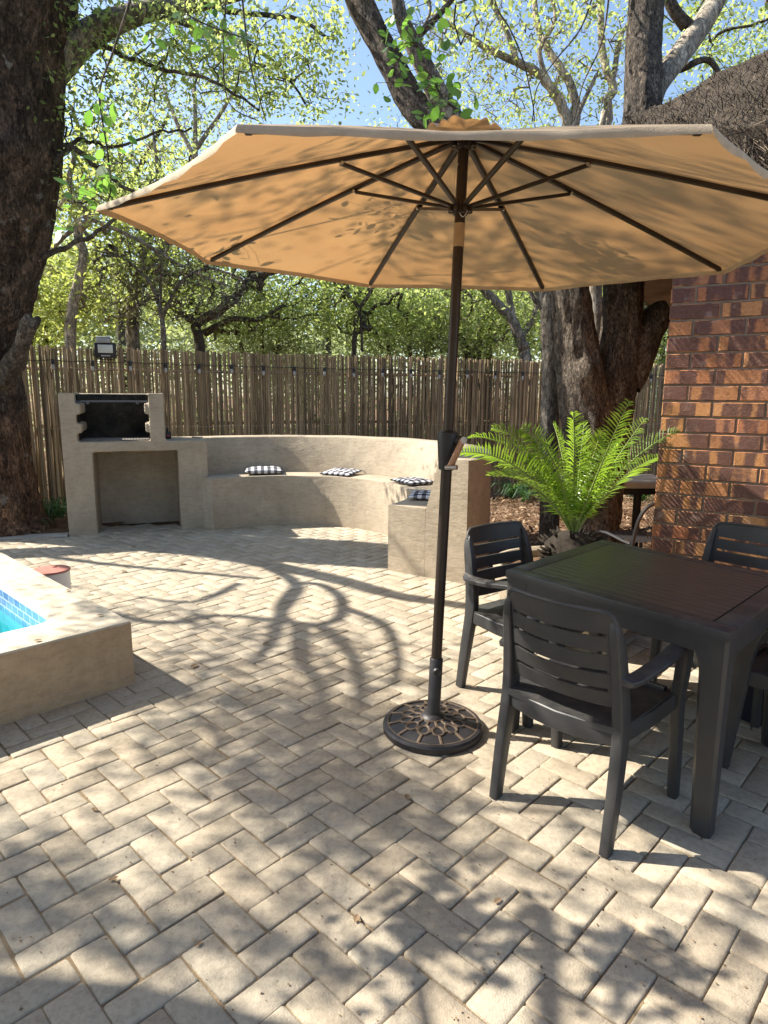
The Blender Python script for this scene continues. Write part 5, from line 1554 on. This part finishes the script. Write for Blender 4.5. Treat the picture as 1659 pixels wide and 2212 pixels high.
FR = [(985, 978, 4.55, .24), (1015, 945, 4.9, .26), (1058, 1028, 4.4, .16), (1062, 925, 5.1, .22), (1125, 925, 5.0, .16), (1165, 950, 4.5, .12), (1195, 915, 5.3, .1), (1238, 890, 4.95, .08), (1262, 915, 5.3, .06),
      (1360, 865, 4.55, -.02), (1395, 903, 4.75, .02), (1466, 930, 4.55, .13), (1330, 960, 5.4, .08), (1430, 985, 5.2, .12), (1080, 1000, 4.8, .2), (1300, 930, 5.5, .05), (1110, 960, 5.3, .1)]
for k, (x, y, Y, arch) in enumerate(FR):
    Y = 4.06 + (Y - 4.9) * .75; arch *= .8
    tip = at(x, y, Y); mid = (C0 * .45 + tip * .55) + np.array([0, 0, arch * 1.5]) + (tip - C0) * np.array([-.10, -.10, 0])
    t_ = np.linspace(0, 1, 40)[:, None]; Q = C0 * (1 - t_) ** 2 + 2 * mid * t_ * (1 - t_) + tip * t_ ** 2
    mb = MB(); mb.tube(Q, np.linspace(.0085, .002, 40), 6); fr = mb.build('frond', M['rachis'], cyc, (cy[0], cy[1], .405), angle=0)
    Tn = np.gradient(Q, axis=0); Tn /= np.linalg.norm(Tn, axis=1)[:, None]; V = []
    tw_ = g.normal(0, .6)
    length = np.linalg.norm(np.diff(Q, axis=0), axis=1).sum(); nl = int(length * 42)
    for s in (-1, 1):
        for i in range(nl):
            f = .14 + .86 * (i + .5 * (s > 0)) / nl; fi = f * 39; i0 = int(min(38, fi)); p = Q[i0] + (Q[i0 + 1] - Q[i0]) * (fi - i0); T_ = Tn[i0]
            side = np.cross(T_, [0, 0, 1.]); side /= np.linalg.norm(side) + 1e-6; nrm = np.cross(side, T_)
            sd = side * math.cos(tw_) + nrm * math.sin(tw_); nr2 = np.cross(sd, T_)
            L_ = .150 * (math.sin(math.pi * min(1, .12 + f * .86)) ** .55) * g.uniform(.82, 1.1)
            if g.uniform() < .04: continue
            d = sd * s * .92 + T_ * (.30 + .30 * f) + nr2 * .34 + g.normal(0, .07, 3); d /= np.linalg.norm(d); w_ = np.cross(d, nr2); w_ /= np.linalg.norm(w_); hw_ = .0050
            m_ = p + d * L_ * .5 + nr2 * .004; e = p + d * L_ - np.array([0, 0, .012])
            V += [p - w_ * hw_ * .5, p + w_ * hw_ * .5, m_ + w_ * hw_, e, m_ - w_ * hw_]
    quads_mesh('leaflets', V, 5, M['cycad'], fr, (cy[0], cy[1], .405))

# ------------------------------------------------------------------ stone table, mesh chair behind the tree
tq = empty('stone_table', (2.15, 5.95, 0), R(3), 'pale stone topped garden table with dark metal frame behind the twin trunks', 'table')
mb = MB(); mb.box((0, 0, .735), (.9, .62, .055), bev=.008); mb.build('table_top', M['concrete'], tq)
mb = MB(); mb.box((0, -.24, .675), (.80, .04, .06), bev=.005); mb.box((0, .24, .675), (.80, .04, .06), bev=.005); mb.box((-.38, 0, .675), (.035, .43, .055)); mb.box((.38, 0, .675), (.035, .43, .055)); mb.build('frame', M['plastic_dark'], tq)
for x in (-.34, .10, .38):
    mb = MB(); mb.box((x, -.2, .325), (.055, .055, .65), bev=.005); mb.build('leg', M['plastic_dark'], tq)
tm = empty('mesh_chair', (1.99, 5.0, 0), R(200))
mb = MB()
mb.tube(cat_rom([(-.24, .2, 0), (-.24, .22, .42), (-.22, .27, .66), (-.1, .29, .74), (.1, .29, .74), (.22, .27, .66), (.24, .22, .42), (.24, .2, 0)], 7), .014, 8)
mb.tube(cat_rom([(-.24, -.2, 0), (-.24, -.2, .42), (-.24, .2, .42)], 5), .013, 8); mb.tube(cat_rom([(.24, -.2, 0), (.24, -.2, .42), (.24, .2, .42)], 5), .013, 8); mb.tube([(-.24, -.2, .42), (.24, -.2, .42)], .013, 8)
mb.build('frame', M['plastic_dark'], tm)
mb = MB()
for i in range(-16, 17):
    for s in (-1, 1):
        pts = [(x, .25 + .06 * (z - .45), z) for z in np.linspace(.46, .70, 5) for x in [i * .03 + s * (z - .46)] if abs(x) < .21]
        if len(pts) > 1: mb.tube(pts, .0022, 4)
        pts = [(x, y, .425) for y in np.linspace(-.19, .2, 7) for x in [i * .03 + s * y] if abs(x) < .22]
        if len(pts) > 1: mb.tube(pts, .0022, 4)
mb.build('wire_mesh', M['iron'], tm)
tag(tm, 'black wire mesh garden chair between the twin trunks and the brick corner', 'chair')

# distant house seen through the gap
dh = empty('distant_house', (9.6, 22, 0), R(-12), 'far pale roofed house glimpsed between the tree and the brick wall', 'house')
mb = MB(); mb.box((0, 0, 1.3), (5, 4, 2.6)); mb.build('wall', M['wall_cream'], dh, smooth=False)
mb = MB(); mb.add([(-2.8, -2.4, 2.6), (2.8, -2.4, 2.6), (2.8, 2.4, 2.6), (-2.8, 2.4, 2.6), (-2.8, 0, 4.0), (2.8, 0, 4.0)], [(0, 1, 5, 4), (2, 3, 4, 5), (0, 4, 3), (1, 2, 5), (3, 2, 1, 0)]); mb.build('roof', M['roof_grey'], dh, smooth=False)

# ------------------------------------------------------------------ litter, plants
g = np.random.default_rng(140); pts = []
poly = [(1.0, 4.6), (1.75, 4.3), (3.0, 5.2), (5.5, 8.5), (5.5, 10.2), (.5, 9.6), (.4, 8.3), (1.1, 6.8)]
while len(pts) < 5200:
    p = (g.uniform(.3, 5.6), g.uniform(4.5, 10.3))
    if inside(p, poly): pts.append((*p, .02 + g.uniform(0, .035)))
o = quads_mesh('leaf_litter', leaf_quads(g, np.array(pts), .07, 1.2, .5), 4, M['leaf_litter']); tag(o, 'dry brown leaves covering the soil under the trees', 'leaf litter', kind='stuff')
pts = np.c_[g.uniform(-6, -3.4, 500), g.uniform(6.5, 8.2, 500), g.uniform(.0, .03, 500)]
pts = pts[pts[:, 1] > 6.55 + (pts[:, 0] + 4.2) * .28 + .2]
o = quads_mesh('bed_litter', leaf_quads(g, pts, .06, 1.2, .5), 4, M['leaf_litter']); tag(o, 'dry leaves on the soil at the foot of the old tree', 'leaf litter', kind='stuff')


def strap_plant(x, y, n_, h, label, nm='strap_leaf_plant', grp='low plants in the bed by the old tree'):
    V = []
    for _ in range(n_):
        a = g.uniform(0, 6.28); b = np.array([x + g.normal(0, .03), y + g.normal(0, .03), 0]); out = np.array([math.cos(a), math.sin(a), 0]); sd = np.array([-out[1], out[0], 0]) * g.uniform(.006, .011)
        L_ = h * g.uniform(.7, 1.3); P = [b, b + out * L_ * .35 + (0, 0, L_ * .6), b + out * L_ * .8 + (0, 0, L_ * .62), b + out * L_ * 1.15 + (0, 0, L_ * .3)]
        ws = [.7, 1, .8, .1]
        for i in range(3): V += [P[i] - sd * ws[i], P[i] + sd * ws[i], P[i + 1] + sd * ws[i + 1], P[i + 1] - sd * ws[i + 1]]
    o = quads_mesh(nm, np.array(V), 4, M['grass'], None, (x, y, 0)); o.location = (x, y, 0)
    return tag(o, label, 'plant', grp)


for (px, py, n_, h, lab) in ((30, 1140, 34, .26, 'spiky green strap leaf plant in front of the old tree trunk'), (5, 1148, 26, .22, 'small strap leaf plant at the very left edge beside the trunk'), (128, 1118, 44, .30, 'dark strap leaf plant tucked between the old trunk and the barbecue'), (100, 1128, 40, .26, 'low spreading strap leaf plant at the right foot of the old trunk'), (75, 1143, 16, .18, 'tiny green tuft just behind the concrete kerb')):
    p = ground(px, py); strap_plant(p[0], p[1], n_, h, lab)
for (px, py, n_, h, lab) in ((1105, 1078, 50, .34, 'dark leafy clump at the foot of the fence right of the bench'), (1135, 1085, 40, .28, 'low green clump behind the left fronds of the cycad'), (1385, 1085, 50, .35, 'green clump under the stone table')):
    p = ground(px, py); strap_plant(p[0], min(p[1], 9.8), n_, h, lab, 'ground_plant', 'low plants under the trees on the right')

def fallen(px, py, rz, label, sz=.035):
    sz *= .72; p = ground(px, py); mb = MB()
    G = np.zeros((5, 7, 3))
    for i in range(5):
        for j in range(7):
            u, v = i / 4 * 2 - 1, j / 6
            w_ = .42 * math.sin(math.pi * min(.98, v * .95 + .03)) ** .8
            G[i, j] = (sz * (v - .5) * 1.4, sz * u * w_, .004 + sz * (.35 * abs(u) * w_ + .35 * (v - .5) ** 2))
    mb.grid(G); o = mb.build('fallen_leaf', M['leaf_litter'], angle=0)
    o.location = (p[0], p[1], .002); o.rotation_euler = (0, 0, R(rz)); tag(o, label, 'leaf', 'dry leaves scattered on the paving')


for px, py, rz, lab, sz in ((575, 1393, 20, 'curled dry leaf lying in the branch shadow in mid patio', .05), (420, 1441, 70, 'dark dry leaf on the pavers right of the pool corner shadow', .055), (395, 1220, 10, 'small dark leaf at the edge of the barbecue shadow', .06),
                            (205, 1752, 140, 'tiny dry leaf caught in a paver joint below the pool', .03), (245, 1902, 30, 'pale crumpled leaf in the sunny lower left paving', .03), (770, 1988, 80, 'brown leaf beside the leafy shadow at the bottom middle', .03),
                            (430, 2042, 60, 'round brown leaf crumb near the bottom left shadow', .022), (268, 1236, 0, 'dry leaf on the paving behind the pool pipe', .06), (290, 1182, 50, 'leaf on the paving in front of the barbecue foot', .06), (600, 1250, 15, 'lone leaf on the sunny pavers before the bench', .05),
                            (1075, 1950, 40, 'small brown leaf just below the umbrella base', .03), (880, 1725, 110, 'thin dry leaf left of the umbrella base', .035)):
    fallen(px, py, rz, lab, sz)
for px, py, rz, lab in ((217, 1330, 30, 'curled brown leaf on the pool coping near its corner'), (147, 1276, 100, 'small brown leaf on the pool coping near the pipe'), (82, 1385, 10, 'tiny leaf on the front coping of the pool')):
    p = ground(px, py, POOLH + .01); fallen(px, py, rz, lab, .035); o = bpy.data.objects[[k for k in bpy.data.objects.keys() if k.startswith('fallen_leaf')][-1]]; o.location = (p[0], p[1], POOLH + .009)

pts = []
while len(pts) < 420:
    p = ground(g.uniform(-50, 1700), 1130 + 1080 * g.uniform(0, 1) ** 1.3); q = p[:2] - PC
    if inside(p[:2], PAVE) and not (q @ AX < .02 and q @ BX > -.02) and np.linalg.norm(p[:2] - UB[:2]) > .26: pts.append((p[0], p[1], .004))
o = quads_mesh('grit', leaf_quads(g, np.array(pts), .009, 2.5, .7), 4, M['leaf_litter']); tag(o, 'tiny crumbs of bark and dry leaf strewn over the paving', 'grit', kind='stuff')

# ------------------------------------------------------------------ light, sky, camera
w = bpy.data.worlds.new('World'); SC.world = w; w.use_nodes = True
nt = w.node_tree; bg = nt.nodes['Background']; sky = nt.nodes.new('ShaderNodeTexSky'); sky.sky_type = 'NISHITA'; sky.sun_disc = False
sky.sun_elevation = SUN_EL; sky.sun_rotation = math.atan2(-TRAVEL[0], -TRAVEL[1]); sky.air_density = 1.0; sky.dust_density = 1.0; sky.ozone_density = 1.0
nt.links.new(sky.outputs[0], bg.inputs['Color']); bg.inputs['Strength'].default_value = .105
sl = bpy.data.lights.new('sun', 'SUN'); sl.energy = 4.4; sl.angle = R(.53); sl.color = (1, .93, .82)
so = bpy.data.objects.new('sun', sl); COL.objects.link(so); so.rotation_euler = Vector(TRAVEL).to_track_quat('-Z', 'Y').to_euler(); so.location = (-10, 5, 12)
cd = bpy.data.cameras.new('camera'); co = bpy.data.objects.new('camera', cd); COL.objects.link(co)
cd.sensor_fit = 'VERTICAL'; cd.sensor_height = 24; cd.sensor_width = 18; cd.lens = 24 * FPX / 2212; cd.clip_end = 2000; cd.clip_start = .05
co.matrix_world = Matrix.Translation((0, 0, HC)) @ Matrix.Rotation(math.pi / 2 - PITCH, 4, 'X') @ Matrix.Rotation(ROLL, 4, 'Z')
SC.camera = co
vs = SC.view_settings; vs.view_transform = 'Standard'; vs.look = 'None'; vs.exposure = 1.38; vs.gamma = 1
SC.render.resolution_x, SC.render.resolution_y = 768, 1024
SC.cycles.max_bounces = 8; SC.cycles.diffuse_bounces = 4; SC.cycles.transparent_max_bounces = 8; SC.cycles.use_denoising = True
SC.cycles.sample_clamp_indirect = 6
